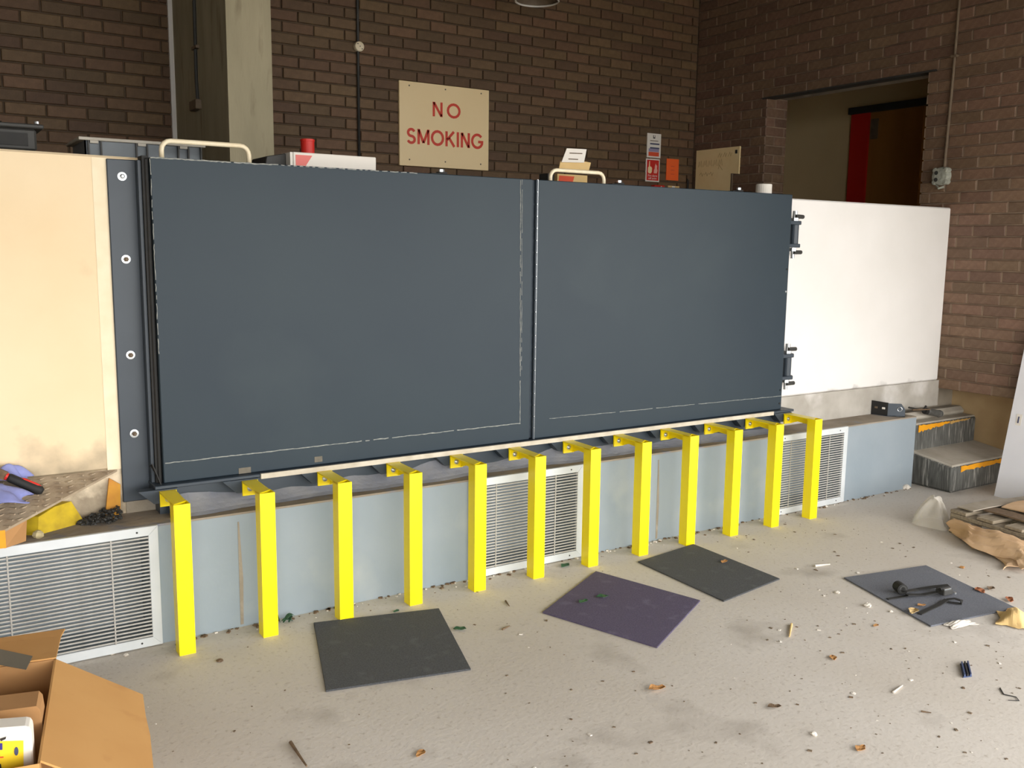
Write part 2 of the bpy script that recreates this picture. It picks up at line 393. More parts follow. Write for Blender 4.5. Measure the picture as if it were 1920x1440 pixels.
# low painted ledge along the wall
le = MB(); xe = -4.2                # ledge with three real vent recesses
for vx in (.083, 2.103, 4.125):
    va0, va1 = vx+.030, vx+.616
    le.box(xe, va0, YL, YW+.01, 0, LZ-.008).box(va0, va1, YL, YW+.01, 0, .034).box(va0, va1, YL, YW+.01, .448, LZ-.008).box(va0, va1, YW-.03, YW+.01, .034, .448); xe = va1
le = le.box(xe, 5.475, YL, YW+.01, 0, LZ-.008).build('trim_ledge', m_blue); struct(le, 'blue grey painted concrete ledge below the gate')
MB().box(-4.2, 5.475, YL+.001, YW+.01, LZ-.008, LZ).build('ledge_top', m_conc_top, le)
for x in (1.035, 3.16, 3.25):
    MB().prism([(x, YL-.0015, .01), (x+.012, YL-.0015, .01), (x+.016, YL-.0015, .2), (x+.006, YL-.0015, .44), (x, YL-.0015, .44)], (0, .002, 0)).build('paint_run', m_conc, le)

# ------------------------------------------------------------------ flood gate
GY = 3.74; GB, GT = .604, 1.856; XS = 2.5225
gate = thing('flood_gate', 'dark slate blue two leaf steel flood gate with a central hinge', 'gate', (2.55, GY, GB))
lf = MB().box(.786, XS-.012, GY, GY+.09, GB, GT).build('gate_leaf', m_gate, gate, bevel=.003)
lf2 = MB().box(XS+.012, 4.312, GY, GY+.09, GB, GT).build('gate_leaf', m_gate, gate, bevel=.003)
MB().box(XS-.012, XS+.012, GY+.012, GY+.08, GB+.005, GT-.003).build('hinge_gap', m_frame, gate)
kn = None; n = 22; step = (GT-GB)/n
for i in range(n):
    if kn is None:
        kn = MB().lathe((XS+.010, GY, GB+step*.02), (0, 0, 1), [(.0065, 0), (.0065, step*.95)], 10).build('hinge_knuckle', m_frame, gate, smooth=False)
    else:
        c = kn.copy(); COL.objects.link(c); c.location = (0, 0, i*step); c.parent = gate
MB().box(XS+.012, XS+.0165, GY-.003, GY+.001, GB, GT).build('hinge_edge', m_zinc, gate)
def bead(p, q, parent, nseg=40, r=.0022, gap=.0):
    p, q = np.array(p), np.array(q); b = MB(); run = []
    for i in range(nseg+1):
        t = i/nseg
        run.append(p+(q-p)*t+np.array([R(-.0012, .0012), -.0005, R(-.0012, .0012)]))
        if (R(0, 1) < gap or i == nseg) and len(run) > 1:
            b.tube(run, [r*R(.6, 1.2) for _ in run], 6); run = []
    o = b.build('weld_or_chip_bead', m_bead, parent)
    if gap: o['kind'] = 'stuff'
    return o
bead((2.440, GY, GT-.005), (2.455, GY, .688), gate, 60, .0018, .12)
bead((2.449, GY, GT-.005), (2.459, GY, .95), gate, 40, .0013, .2)
bead((.792, GY, .684), (2.455, GY, .690), gate, 90, .0024, .06)
bead((2.63, GY, .697), (4.308, GY, .684), gate, 60, .0016, .04)
bead((.786, GY, 1.854), (1.25, GY, 1.853), gate, 40, .0028, .06)  # pale paint chips along the worn top edge, not a weld
bead((1.25, GY, 1.854), (1.9, GY, 1.853), gate, 50, .0022, .5)  # sparser chips further along the top edge
bead((.786, GY, 1.85), (.788, GY, 1.1), gate, 50, .0014, .25)
def handle(x0, x1, zt):
    r = .035; y = GY+.06; pts = [(x0, y, GT-.005), (x0, y, zt-r)]
    pts += [(x0+r-r*math.cos(a), y, zt-r+r*math.sin(a)) for a in (PI/8, PI/4, 3*PI/8, PI/2)]
    pts += [(x1-r+r*math.sin(a), y, zt-r+r*math.cos(a)) for a in (0, PI/8, PI/4, 3*PI/8, PI/2)]
    pts += [(x1, y, GT-.005)]
    return MB().tube(pts, .0095, 12).build('lift_handle', m_handle, gate, smooth=True)
handle(.842, 1.178, 1.925); handle(2.652, 2.98, 1.912)
for px, z in ((824, 1.862), (1158, 1.862), (1383, 1.862)):
    x = on(px, 335, 1, GY+.05)[0]
    cl = MB().box(x-.05, x+.03, GY+.03, GY+.07, GT-.004, GT+.006).box(x-.012, x+.028, GY+.03, GY+.06, GT+.006, GT+.012).build('top_clip', m_black, gate)
    MB().lathe((x+.008, GY+.045, GT+.012), (0, 0, 1), [(.014, 0), (.014, .011), (.008, .014)], 6).build('clip_bolt', m_zinc, cl)
for px, py, w in ((459, 882, .05), (597, 861, .035)):
    q = on(px, py, 1, GY); MB().box(q[0]-w/2, q[0]+w/2, GY-.0012, GY+.001, q[2]-.012, q[2]+.012).build('tape_patch', mat('tan_tape', (120, 112, 98), (96, 92, 82), 30, .8), gate)
# right hand swing bolt clamps
def clamp(z):
    cx, cy = 4.388, GY+.04
    MB().lathe((cx, cy, z-.055), (0, 0, 1), [(.025, 0), (.025, .11)], 16).build('clamp_tube', m_frame, gate, smooth=False)
    for dz in (.066, -.066):
        MB().prism([(4.31, GY+.005, z+dz-.011), (4.405, GY+.005, z+dz-.011), (4.43, GY+.03, z+dz-.011), (4.43, GY+.07, z+dz-.011), (4.31, GY+.085, z+dz-.011)], (0, 0, .022)).build('clamp_lug', m_frame, gate, bevel=.003)
    MB().tube([(cx, cy, z+.075), (cx, cy, z+.135)], .014, 10).lathe((cx, cy, z+.078), (0, 0, 1), [(.023, 0), (.023, .016)], 6).build('clamp_bolt', m_zinc, gate)
    MB().tube([(cx-.01, cy-.01, z+.104), (cx+.058, cy-.01, z+.102)], .012, 8).build('clamp_bar', m_dark, gate)
    MB().tube([(cx-.004, cy, z-.078), (cx-.004, cy, z-.14)], .011, 10).lathe((cx-.004, cy, z-.098), (0, 0, 1), [(.022, 0), (.022, .018)], 6).build('clamp_nut', m_zinc, gate)
    MB().tube([(cx-.01, cy-.01, z-.104), (cx+.056, cy-.01, z-.104)], .012, 8).build('clamp_bar', m_dark, gate)
clamp(1.632); clamp(.852)
for z in (1.43, 1.3, .72, .64):
    MB().lathe((4.295, GY, z), (0, -1, 0), [(.006, -.002), (.006, .003)], 8).build('rivet', m_zinc if z == 1.3 else m_black, gate)

# fixed frame
gf = thing('gate_frame', 'dark steel gate frame flange bolted to the cream wall', 'frame', (.70, YW, .527))
fl = MB().box(.648, .762, YW-.010, YW+.002, .525, 1.848).build('wall_flange', m_frame, gf, bevel=.003)
MB().box(.748, .762, YW-.055, YW-.008, .525, 1.846).build('frame_angle', m_frame, gf, bevel=.002)
MB().box(.762, .7855, YW-.070, YW+.010, .60, 1.862).build('rubber_seal', m_black, gf)
MB().box(.770, .784, YW-.078, YW-.069, .60, 1.852).build('seal_bead', m_black, gf, bevel=.003)
for z in (1.785, 1.475, 1.107, .797):
    w = MB().lathe((.7005, YW-.010, z), (0, -1, 0), [(.0165, 0), (.0165, .003), (.012, .0035)], 20).build('washer', m_zinc, gf)
    MB().lathe((.7005, YW-.013, z), (0, -1, 0), [(.0095, 0), (.0095, .008), (.005, .010)], 6).lathe((.7005, YW-.020, z), (0, -1, 0), [(.004, 0), (.004, .008)], 8).build('bolt_nut', m_conduit if z < 1.7 else m_zinc, w)
# curled seal flap at the foot
def flap(u, v):
    a = u*1.3
    return (.748+.036*u, YW-.03-.055*v-.02*math.sin(a), .665-.055*u-.06*u*v+.02*v)
MB().grid(flap, 6, 4).build('seal_flap', m_black, gf, solid=.004)

# sill below the gate
si = thing('gate_sill', 'dark steel sill with a pale filler strip under the flood gate', 'sill', (2.55, GY, LZ))
MB().box(.77, 4.33, GY+.015, YW+.014, LZ-.003, .588).build('sill_channel', m_frame, si)
MB().box(.745, 4.385, GY-.035, YW+.012, .590, .603).build('sill_plate', m_frame, si, bevel=.002)
MB().box(1.16, 4.205, GY-.041, GY-.030, .583, .6045).build('filler_strip', m_tan if False else mat('pale_filler', (206, 198, 182), (180, 170, 152), 14, .8), si)
MB().grid(lambda u, v: (.80+3.5*u, GY-.045-.008*math.sin(u*60)-.014*math.sin(u*23+1)-.015*v+.075*(1-v), LZ+.001+((.062 if u < .5 else .062-.09*(u-.5))+.010*math.sin(u*41)+.006*math.sin(u*97))*(1-v)**1.5), 90, 4).build('mortar_fillet', mat('blue_grey_mortar', (150, 150, 152), (126, 130, 142), 7, .9, bump=.4, bscale=40, world=True), si)

# ------------------------------------------------------------------ yellow posts
def make_post(x0, lab):
    """x0 = right face"""
    t = thing('guard_post', lab, 'post', (x0-.03, 3.496, 0), 'yellow bracket posts in front of the ledge')
    w, y0, y1, zt = .060, 3.467, 3.525, .5845
    a, b = x0-w, x0; th = .004
    u = MB()
    for (p, q, r, s) in ((a, b, y0, y0+th), (a, b, y1-th, y1), (a, a+th, y0+th, y1-th), (b-th, b, y0+th, y1-th)):
        u.box(p, q, r, s, 0, zt)
    u.build('upright', m_yellow, t)
    MB().prism([(a, y0+.012, zt-.006), (b-.004, y1-.012, zt-.006), (b, 3.700, zt-.006), (a, 3.700, zt-.006)], (0, 0, .006)).build('arm_plate', m_yellow, t)
    MB().prism([(b-.006, y1, zt-.05), (b-.006, 3.640, zt-.042), (b-.006, 3.692, zt-.060), (b-.006, 3.692, zt-.006), (b-.006, y1, zt-.006)], (.006, 0, 0)).build('arm_web', m_yellow, t)
    bp = MB().box(a, b+.004, 3.690, 3.698, .524, zt).build('back_plate', m_yellow, t)
    MB().lathe((a+.031, 3.690, .553), (0, -1, 0), [(.0125, 0), (.0125, .002), (.0085, .0025), (.0085, .007), (.005, .009)], 12).build('bolt', m_zinc, bp)
    MB().prism([(a-.075, 3.705, .589), (a-.02, 3.705, .535), (b+.01, 3.700, .535), (b+.01, 3.700, .589)], (0, .05, 0)).build('gusset', m_frame, t)
    return t
ordn = ['first', 'second', 'third', 'fourth', 'fifth', 'sixth', 'seventh', 'eighth', 'ninth', 'tenth', 'eleventh', 'twelfth']
p0 = None
for i in range(12):
    x = .8185+.32105*i
    lab = f'yellow steel bracket post, {ordn[i]} along the gate counting from the cream wall'
    if p0 is None: p0 = make_post(x, lab)
    else:
        c = copy_tree(p0); c.location.x = x-.03; c['label'] = lab

# ------------------------------------------------------------------ louvred vents
def make_grille(x0, lab):
    w = .646; t = thing('vent_grille', lab, 'vent', (x0+w/2, YL, .004)); z0, z1 = .004, .478
    f = .036; y0 = YL-.016
    fr = MB()
    def mem(p):
        fr.prism(p, (0, .017, 0))
    X0, X1 = x0, x0+w
    for P in ([(X0, z0), (X1, z0), (X1-f, z0+f), (X0+f, z0+f)], [(X1, z0), (X1, z1), (X1-f, z1-f), (X1-f, z0+f)],
              [(X1, z1), (X0, z1), (X0+f, z1-f), (X1-f, z1-f)], [(X0, z1), (X0, z0), (X0+f, z0+f), (X0+f, z1-f)]):
        mem([(a, y0, b) for a, b in P])
    fr.build('frame', m_alu, t, bevel=.0015)
    n = 28; ph = (z1-z0-2*f)/n; first = None
    for i in range(n):
        zz = z0+f+ph*(i+.5)
        if first is None:
            first = MB().prism([(X0+f-.002, y0+.001, zz-.0034), (X0+f-.002, YL-.004, zz-.0012), (X0+f-.002, YL-.004, zz+.0006), (X0+f-.002, y0+.001, zz+.0026)], (w-2*f+.004, 0, 0)).build('slat', m_slat, t); zf = zz
        else:
            c = first.copy(); COL.objects.link(c); c.parent = t; c.location = (0, 0, zz-zf)
    for dx in (.135, .475):
        MB().box(X0+dx, X0+dx+.005, y0-.001, y0+.003, z0+f-.002, z1-f+.002).build('rod', m_slat, t)
    for dx in (.08, .57):
        for z in (z0+.018, z1-.018):
            MB().lathe((X0+dx, y0, z), (0, -1, 0), [(.004, -.001), (.004, .001)], 8).build('screw', m_dark, t)
make_grille(.083, 'pale louvred vent grille in the ledge beside the cardboard carton')
make_grille(2.103, 'pale louvred vent grille in the ledge between the dark carpet tiles and the gate middle')
make_grille(4.125, 'pale louvred vent grille in the ledge near the concrete steps')

# ------------------------------------------------------------------ NO SMOKING sign
def ribbon(mb, pts, th, o, u, v, nrm, closed=False, dep=.002):
    pts = [np.array(p, float) for p in pts]; n = len(pts); Lf, Rt = [], []
    for i in range(n):
        a = pts[i-1] if (i > 0 or closed) else None; b = pts[(i+1) % n] if (i < n-1 or closed) else None
        d1 = None if a is None else (pts[i]-a)/np.linalg.norm(pts[i]-a); d2_ = None if b is None else (b-pts[i])/np.linalg.norm(b-pts[i])
        if d1 is None: d1 = d2_
        if d2_ is None: d2_ = d1
        nn = np.array([-(d1+d2_)[1], (d1+d2_)[0]]); l = np.linalg.norm(nn)
        nn = nn/l if l > 1e-6 else np.array([-d1[1], d1[0]])
        k = th/2/max(.45, nn @ np.array([-d1[1], d1[0]]))
        Lf.append(pts[i]+nn*k); Rt.append(pts[i]-nn*k)
    o, u, v, nrm = map(np.array, (o, u, v, nrm))
    W3 = lambda q, e: o+u*q[0]+v*q[1]+nrm*e
    vs = [W3(q, dep) for q in Lf]+[W3(q, dep) for q in Rt]+[W3(q, 0) for q in Lf]+[W3(q, 0) for q in Rt]; fs = []
    for i in range(n if closed else n-1):
        j = (i+1) % n; fs += [(i, j, n+j, n+i), (2*n+i, 3*n+i, 3*n+j, 2*n+j), (i, 2*n+i, 2*n+j, j), (n+i, n+j, 3*n+j, 3*n+i)]
    if not closed: fs += [(0, n, 3*n, 2*n), (n-1, 3*n-1, 4*n-1, 2*n-1)]
    mb.add(vs, fs)
def arc(cx, cy, rx, ry, a0, a1, n=16): return [(cx+rx*math.cos(math.radians(a0+(a1-a0)*i/n)), cy+ry*math.sin(math.radians(a0+(a1-a0)*i/n))) for i in range(n+1)]
LET = {'N': (.68, [([(.08, 0), (.08, 1)], 0), ([(.09, .96), (.59, .04)], 0), ([(.60, 0), (.60, 1)], 0)]),
       'O': (.92, [(arc(.46, .5, .40, .44, 0, 337.5, 15), 1)]),
       'M': (.86, [([(.08, 0), (.08, 1)], 0), ([(.10, .95), (.43, .10)], 0), ([(.43, .10), (.76, .95)], 0), ([(.78, 0), (.78, 1)], 0)]),
       'K': (.70, [([(.08, 0), (.08, 1)], 0), ([(.62, 1), (.12, .43)], 0), ([(.26, .58), (.66, 0)], 0)]),
       'I': (.20, [([(.10, 0), (.10, 1)], 0)]),
       'G': (.88, [(arc(.45, .5, .39, .44, 40, 340, 20)+[(.82, .46), (.52, .46)], 0)]),
       'S': (.62, [(arc(.30, .72, .22, .22, 20, 268, 14)+arc(.30, .28, .24, .22, 88, -160, 14), 0)])}
SX0, SX1, SZ0, SZ1 = 3.081, 3.842, 2.122, 2.724
sg = thing('no_smoking_sign', 'ivory square sign reading NO SMOKING in red capitals', 'sign', ((SX0+SX1)/2, YB, SZ0))
MB().box(SX0, SX1, YB-.018, YB+.004, SZ0, SZ1).build('board', m_ivory, sg, bevel=.002)
def write(s, x0, x1, z, h):
    ws = [LET[c][0] for c in s]; gap = .12 if len(s) > 2 else .3; tot = sum(ws)+gap*(len(s)-1); sx = (x1-x0)/tot; x = x0
    for c, w in zip(s, ws):
        mb = MB()
        for pts, cl in LET[c][1]:
            ribbon(mb, [(p[0]*sx/h, p[1]) for p in pts], .175, (x, YB-.018, z), (h, 0, 0), (0, 0, h), (0, -1, 0), bool(cl))
        mb.build('letter', m_signred, sg)
        x += (w+gap)*sx
write('NO', SX0+.272, SX0+.508, 2.492, .105)
write('SMOKING', SX0+.060, SX0+.708, 2.282, .110)
for dx in (.08, .38, .69):
    for z in (SZ0+.045, SZ1-.03):
        MB().lathe((SX0+dx, YB-.018, z), (0, -1, 0), [(.006, -.001), (.006, .0015)], 8).build('screw', m_conduit, sg)

# ------------------------------------------------------------------ notices on the back wall
def plate(name, label, cat, x0, x1, z0, z1, mt, y=YB, th=.006):
    t = thing(name, label, cat, ((x0+x1)/2, y, z0))
    MB().box(x0, x1, y-th, y+.003, z0, z1).build('sheet', mt, t)
    return t
def ink(t, mt, x0, x1, z0, z1, name='printed_band', y=YB-.006):
    MB().box(x0, x1, y-.0012, y+.001, z0, z1).build(name, mt, t)
def text(t, s, x, z, h, mt, y=YB-.0075):
    cu = bpy.data.curves.new('lettering', 'FONT'); cu.body = s; cu.size = h; cu.align_x = 'CENTER'; cu.extrude = .0004
    o = bpy.data.objects.new('tmp', cu); COL.objects.link(o); bpy.context.view_layer.update()
    me = bpy.data.meshes.new_from_object(o.evaluated_get(bpy.context.evaluated_depsgraph_get()))
    bpy.data.objects.remove(o); me.name = 'lettering'; me.materials.clear(); me.materials.append(mt)
    q = bpy.data.objects.new('lettering', me); COL.objects.link(q); q.parent = t
    q.rotation_euler = (PI/2, 0, 0); q.location = Vector((x, y, z))-Vector(OFF[t.name])
m_navy = mat('navy_print', (70, 74, 104), None, rough=.7); m_blk = mat('black_print', (40, 36, 32), None, rough=.7)
m_mauve = mat('mauve_print', (150, 142, 170), None, rough=.7); m_orr = mat('orange_red_print', (222, 84, 48), None, rough=.7)
NX0, NX1 = 5.450, 5.604
t = plate('fire_action_notice', 'white fire action notice with grey, mauve and red bands on the brick wall', 'notice', NX0+.002, NX1+.004, 2.322, 2.527, m_paper)
ink(t, m_blk, 5.517, 5.54, 2.485, 2.512, 'crest'); ink(t, m_paper, 5.523, 5.534, 2.495, 2.512, 'crest_detail', YB-.007)
for a, b, c, mt in ((5.485, 5.59, 2.433, m_navy), (5.485, 5.59, 2.398, m_navy)): ink(t, mt, a, b, c, c+.012)
ink(t, m_mauve, 5.47, 5.588, 2.372, 2.398); ink(t, m_orr, 5.47, 5.588, 2.335, 2.370); ink(t, m_conduit, 5.485, 5.575, 2.462, 2.468)
t = plate('fire_alarm_sign', 'red fire alarm sign with a white pointing hand and flames', 'sign', NX0-.004, NX1-.002, 2.118, 2.312, m_paper)
ink(t, m_red, NX0+.006, NX1-.012, 2.128, 2.302, 'red_field')
hd = MB().prism([(5.468, YB-.0075, 2.20), (5.476, YB-.0075, 2.188), (5.50, YB-.0075, 2.186), (5.512, YB-.0075, 2.200), (5.514, YB-.0075, 2.232), (5.505, YB-.0075, 2.244), (5.490, YB-.0075, 2.246), (5.488, YB-.0075, 2.292), (5.480, YB-.0075, 2.292), (5.477, YB-.0075, 2.244), (5.468, YB-.0075, 2.236)], (0, -.001, 0)).build('hand_symbol', m_ivory, t)
MB().prism([(5.535, YB-.0075, 2.19), (5.570, YB-.0075, 2.19), (5.578, YB-.0075, 2.215), (5.570, YB-.0075, 2.232), (5.572, YB-.0075, 2.255), (5.560, YB-.0075, 2.262), (5.556, YB-.0075, 2.276), (5.545, YB-.0075, 2.25), (5.545, YB-.0075, 2.232), (5.536, YB-.0075, 2.215)], (0, -.001, 0)).build('flame_symbol', mat('pink_print', (240, 176, 160), None, rough=.7), t)
text(t, 'Fire alarm', 5.523, 2.160, .026, m_paper); text(t, 'call point', 5.523, 2.138, .026, m_paper)
t = plate('orange_notice', 'plain orange paper notice beside the fire alarm sign', 'notice', 5.684, 5.826, 2.140, 2.325, m_orange)
for z in (2.19, 2.225, 2.258): ink(t, m_orr, 5.735, 5.775, z, z+.006, 'faint_print')
t = thing('call_point', 'red fire alarm call point on the brick wall below its sign', 'alarm', (5.575, YB, 2.0))
MB().box(5.515, 5.635, YB-.05, YB+.005, 2.0, 2.088).build('body', m_red, t, bevel=.006)
MB().lathe((5.59, YB-.05, 2.074), (0, -1, 0), [(.006, -.001), (.006, .003)], 8).build('lamp', m_paper, t)
t = plate('wall_label', 'small buff label strip below the orange notice', 'label', 5.710, 5.842, 2.06, 2.092, m_tan)
ink(t, m_paper, 5.755, 5.79, 2.064, 2.090, 'label_patch')
tag(MB().tube([(5.925, YB-.02, 2.02), (5.926, YB-.02, 2.16)], .006, 8).tube([(5.940, YB-.02, 2.02), (5.940, YB-.02, 2.15)], .003, 8).build('cable_stub', m_black), 'short black cable stub on the wall near the corner', 'cable')

# buff notice board on the side wall
t = thing('notice_board', 'buff board with faint handwriting and a cut-out corner on the side wall', 'board', (XR, 6.06, 2.04))
x0 = XR-.012
MB().prism([(x0, 6.318, 2.04), (x0, 6.318, 2.408), (x0, 5.797, 2.406), (x0, 5.797, 2.176), (x0, 5.886, 2.186), (x0, 5.886, 2.04)], (.015, 0, 0)).build('board', mat('pale_buff_board', (250, 228, 176), (244, 218, 160), 8, .8), t)
scr = MB(); m_scrib = mat('faint_pencil', (206, 178, 124), None, rough=.9)
def scrib(pts, th=.006): ribbon(scr, pts, th, (x0, 6.318, 2.04), (0, -1, 0), (0, 0, 1), (-1, 0, 0), False, .0008)
xx = .03
for k in range(5):
    scrib([(xx, .22), (xx+.012, .27), (xx+.022, .23), (xx+.036, .275), (xx+.046, .22)]); xx += .062
xx = .27
for k in range(3):
    scrib([(xx, .29), (xx+.02, .325), (xx+.03, .29), (xx+.045, .32)]); xx += .06
xx = .05
for k in range(3):
    scrib([(xx, .15), (xx+.02, .17), (xx+.035, .14), (xx+.05, .165)]); xx += .06
scrib([(.28, .19), (.29, .225), (.31, .2), (.33, .18)])
o = scr.build('handwriting', m_scrib, t); o['kind'] = 'stuff'
MB().box(x0-.006, x0, 5.822, 5.842, 2.348, 2.378).build('clip', m_black, t)
MB().box(x0-.001, XR, 5.872, 5.886, 2.04, 2.185).build('side_strip', m_conduit, t)

# ------------------------------------------------------------------ conduits, boxes, lamp
t = thing('wall_conduit', 'thin dark conduit with a round cream junction box on the back wall', 'conduit', (2.766, YB, 1.95))
MB().tube([(2.764, YB-.014, 1.95), (2.764, YB-.014, CEIL)], .010, 10).build('pipe', m_dark, t, smooth=True)
jb2 = MB().lathe((2.770, YB, 2.918), (0, -1, 0), [(.035, -.003), (.035, .030), (.031, .036), (.008, .038)], 24).build('junction_box', m_handle, t)
for a, b in ((-.016, .016), (.016, -.016), (0, 0)):
    MB().lathe((2.770+a, YB-.034, 2.918+b), (0, -1, 0), [(.004, 0), (.004, .005)], 8).build('box_screw', m_dark, jb2)
# cable and switch on the fin column (side face)
sw = on(372, 198, 0, 1.507)
t = thing('switch_box', 'small grey switch box with a dark cable running up the fin column', 'switch', (1.507, sw[1], sw[2]-.03))
MB().box(1.472, 1.509, sw[1]-.075, sw[1]+.075, sw[2]-.028, sw[2]+.028).build('box', m_col if False else m_conduit, t, bevel=.004)
cb = [(1.500, sw[1]-.02, sw[2]+.028)]
for py in (150, 90, 40, 0): q = on(372-(198-py)*.028, py, 0, 1.507); cb.append((1.500, q[1], q[2]))
cb.append((1.500, cb[-1][1], CEIL)); MB().tube(cb, .011, 8).build('cable', m_dark, t)
cl = on(370, 90, 0, 1.507); MB().box(1.485, 1.509, cl[1]-.05, cl[1]+.05, cl[2]-.008, cl[2]+.008).build('cable_clip', m_conduit, t)
# side wall conduit and round cast box
t = thing('side_wall_conduit', 'thin conduit running down the brick side wall to a round fitting', 'conduit', (XR, 3.90, 2.06))
MB().tube([(XR-.012, 3.872, CEIL), (XR-.012, 3.888, 2.7), (XR-.012, 3.900, 2.10)], .009, 8).build('pipe', m_conduit, t)
MB().box(XR-.03, XR+.004, 3.865, 3.905, 2.83, 2.845).build('pipe_clip', m_conduit, t)
t = thing('round_junction_box', 'weathered grey round cast junction box on the brick side wall', 'junction box', (XR, 3.912, 1.98))
c0 = (XR, 3.912, 2.052)
MB().lathe(c0, (-1, 0, 0), [(.062, -.004), (.062, .028), (.054, .045), (.030, .050)], 18).build('body', m_box, t)
for a in range(4):
    aa = PI/4+a*PI/2
    MB().lathe((XR, c0[1]+.054*math.cos(aa), c0[2]+.054*math.sin(aa)), (-1, 0, 0), [(.020, -.003), (.020, .04), (.012, .047)], 10).build('lug', m_box, t)
for a in range(2):
    MB().lathe((XR-.048, c0[1]+.02, c0[2]+(.022 if a else -.024)), (-1, 0, 0), [(.014, -.002), (.014, .003)], 10).build('plug', m_dark, t)
MB().tube([(XR-.02, c0[1]+.03, c0[2]-.06), (XR-.04, c0[1]+.0, c0[2]-.082), (XR-.025, c0[1]-.03, c0[2]-.072)], .008, 6).build('torn_seal', m_box, t)
# pendant lamp shade near the back wall, only its rim in view
t = thing('pendant_lamp', 'round bare metal lamp shade hanging near the back wall', 'lamp', (3.92, 5.75, 3.235))
c0 = (3.87, 5.75, 3.262)
MB().lathe(c0, (0, 0, 1), [(.152, .0), (.158, .004), (.152, .012), (.12, .09), (.05, .15), (.045, .2), (.035, .2), (.04, .145), (.11, .085), (.145, .012)], 36, cap=False).build('shade', m_conduit, t, smooth=True)
MB().tube([(c0[0]+.153*math.cos(a), c0[1]+.153*math.sin(a), c0[2]) for a in np.linspace(0, 2*PI, 49)], .007, 8, cap=False).build('rim', mat('bright_rim', (226, 222, 214), None, rough=.35), t, smooth=True)
MB().tube([(c0[0], c0[1], c0[2]+.18), (c0[0], c0[1], CEIL)], .008, 8).build('stem', m_dark, t)
# ------------------------------------------------------------------ things standing on the parapet
TZ = 1.80
# dark box at far left
t = thing('tool_case', 'dark grey battered case on top of the cream wall', 'case', (.20, 4.06, 1.86))
MB().box(-.15, .43, 3.93, 4.2, 1.868, 1.948).build('body', m_dark, t, bevel=.008)
MB().box(-.16, .455, 3.915, 4.21, 1.948, 1.964).build('lid', m_dark, t, bevel=.004)
MB().grid(lambda u, v: (-.1+.42*u, 3.93+.2*v, 1.965+.028*math.sin(PI*u)*math.sin(PI*v)+.006*math.sin(9*u)), 8, 5).build('rag', m_conduit, t)
MB().lathe((.432, 3.925, 1.966), (0, 0, 1), [(.008, 0), (.008, .008)], 8).build('catch', m_zinc, t)
MB().box(-.13, .40, 3.922, 3.931, 1.885, 1.93).build('front_panel', m_black, t)
# crate
t = thing('storage_crate', 'grey plastic crate with pale rim and ribs on the cream wall', 'crate', (.83, 4.1, 1.858))
zc, zt = 1.845, 1.938; a0, a1, b0, b1 = .602, 1.045, 4.0, 4.3
bd = MB()
for (p, q, r, s) in ((a0, a1, b0, b0+.006), (a0, a1, b1-.006, b1), (a0, a0+.006, b0, b1), (a1-.006, a1, b0, b1)): bd.box(p, q, r, s, zc, zt)
bd.box(a0, a1, b0, b1, zc, zc+.006).build('body', m_crate, t)
rm = MB()
for (p, q, r, s) in ((a0-.022, a1+.012, b0-.018, b0+.004), (a0-.022, a1+.012, b1-.004, b1+.018), (a0-.022, a0+.004, b0, b1), (a1-.004, a1+.012, b0, b1)): rm.box(p, q, r, s, zt-.012, zt)
rm.build('rim', m_crate_rim, t, bevel=.002)
for x in (a0+.01, a0+.055, a0+.185, a0+.225, a0+.345, a0+.385, a1-.008):
    MB().box(x, x+.006, b0-.014, b0+.001, zc+.01, zt-.010).build('rib', m_dark, t)
for x in (a0+.03, a0+.205, a0+.365):
    MB().box(x-.012, x+.018, b0-.016, b0-.001, zt-.022, zt-.010).build('rim_tab', m_crate_rim, t)
# grey tray, white box, red can
tr = MB().prism([(1.28, 3.95, TZ), (1.383, 3.95, TZ), (1.383, 3.95, 1.922), (1.365, 3.95, 1.918), (1.30, 3.95, 1.905)], (0, .2, 0)).build('grey_tray', m_dark, bevel=.003)
tag(tr, 'dark grey tray end beside the white box on the gate wall', 'tray')
t = thing('white_carton', 'long flat white carton with a pink-red corner on the gate wall', 'box', (1.58, 3.95, TZ))
MB().box(1.398, 1.778, 3.90, 4.12, TZ, 1.925).build('body', m_paper, t, bevel=.003)
MB().prism([(1.408, 3.899, 1.87), (1.452, 3.899, 1.87), (1.482, 3.899, 1.914), (1.408, 3.899, 1.914)], (0, .002, 0)).build('red_print', mat('faded_red_print', (226, 120, 112), None, rough=.6), t)
MB().box(1.386, 1.3975, 3.905, 4.11, TZ, 1.924).build('end_flap', m_paper, t)
t = thing('red_tin', 'small red cylindrical tin behind the white carton', 'tin', (1.575, 4.2, TZ))
MB().lathe((1.578, 4.21, TZ), (0, 0, 1), [(.031, 0), (.031, .205), (.033, .206), (.033, .214)], 24).build('body', m_red, t, smooth=False)
MB().lathe((1.578, 4.21, TZ+.214), (0, 0, 1), [(.029, 0), (.029, .002)], 24).build('lid', m_signred, t)
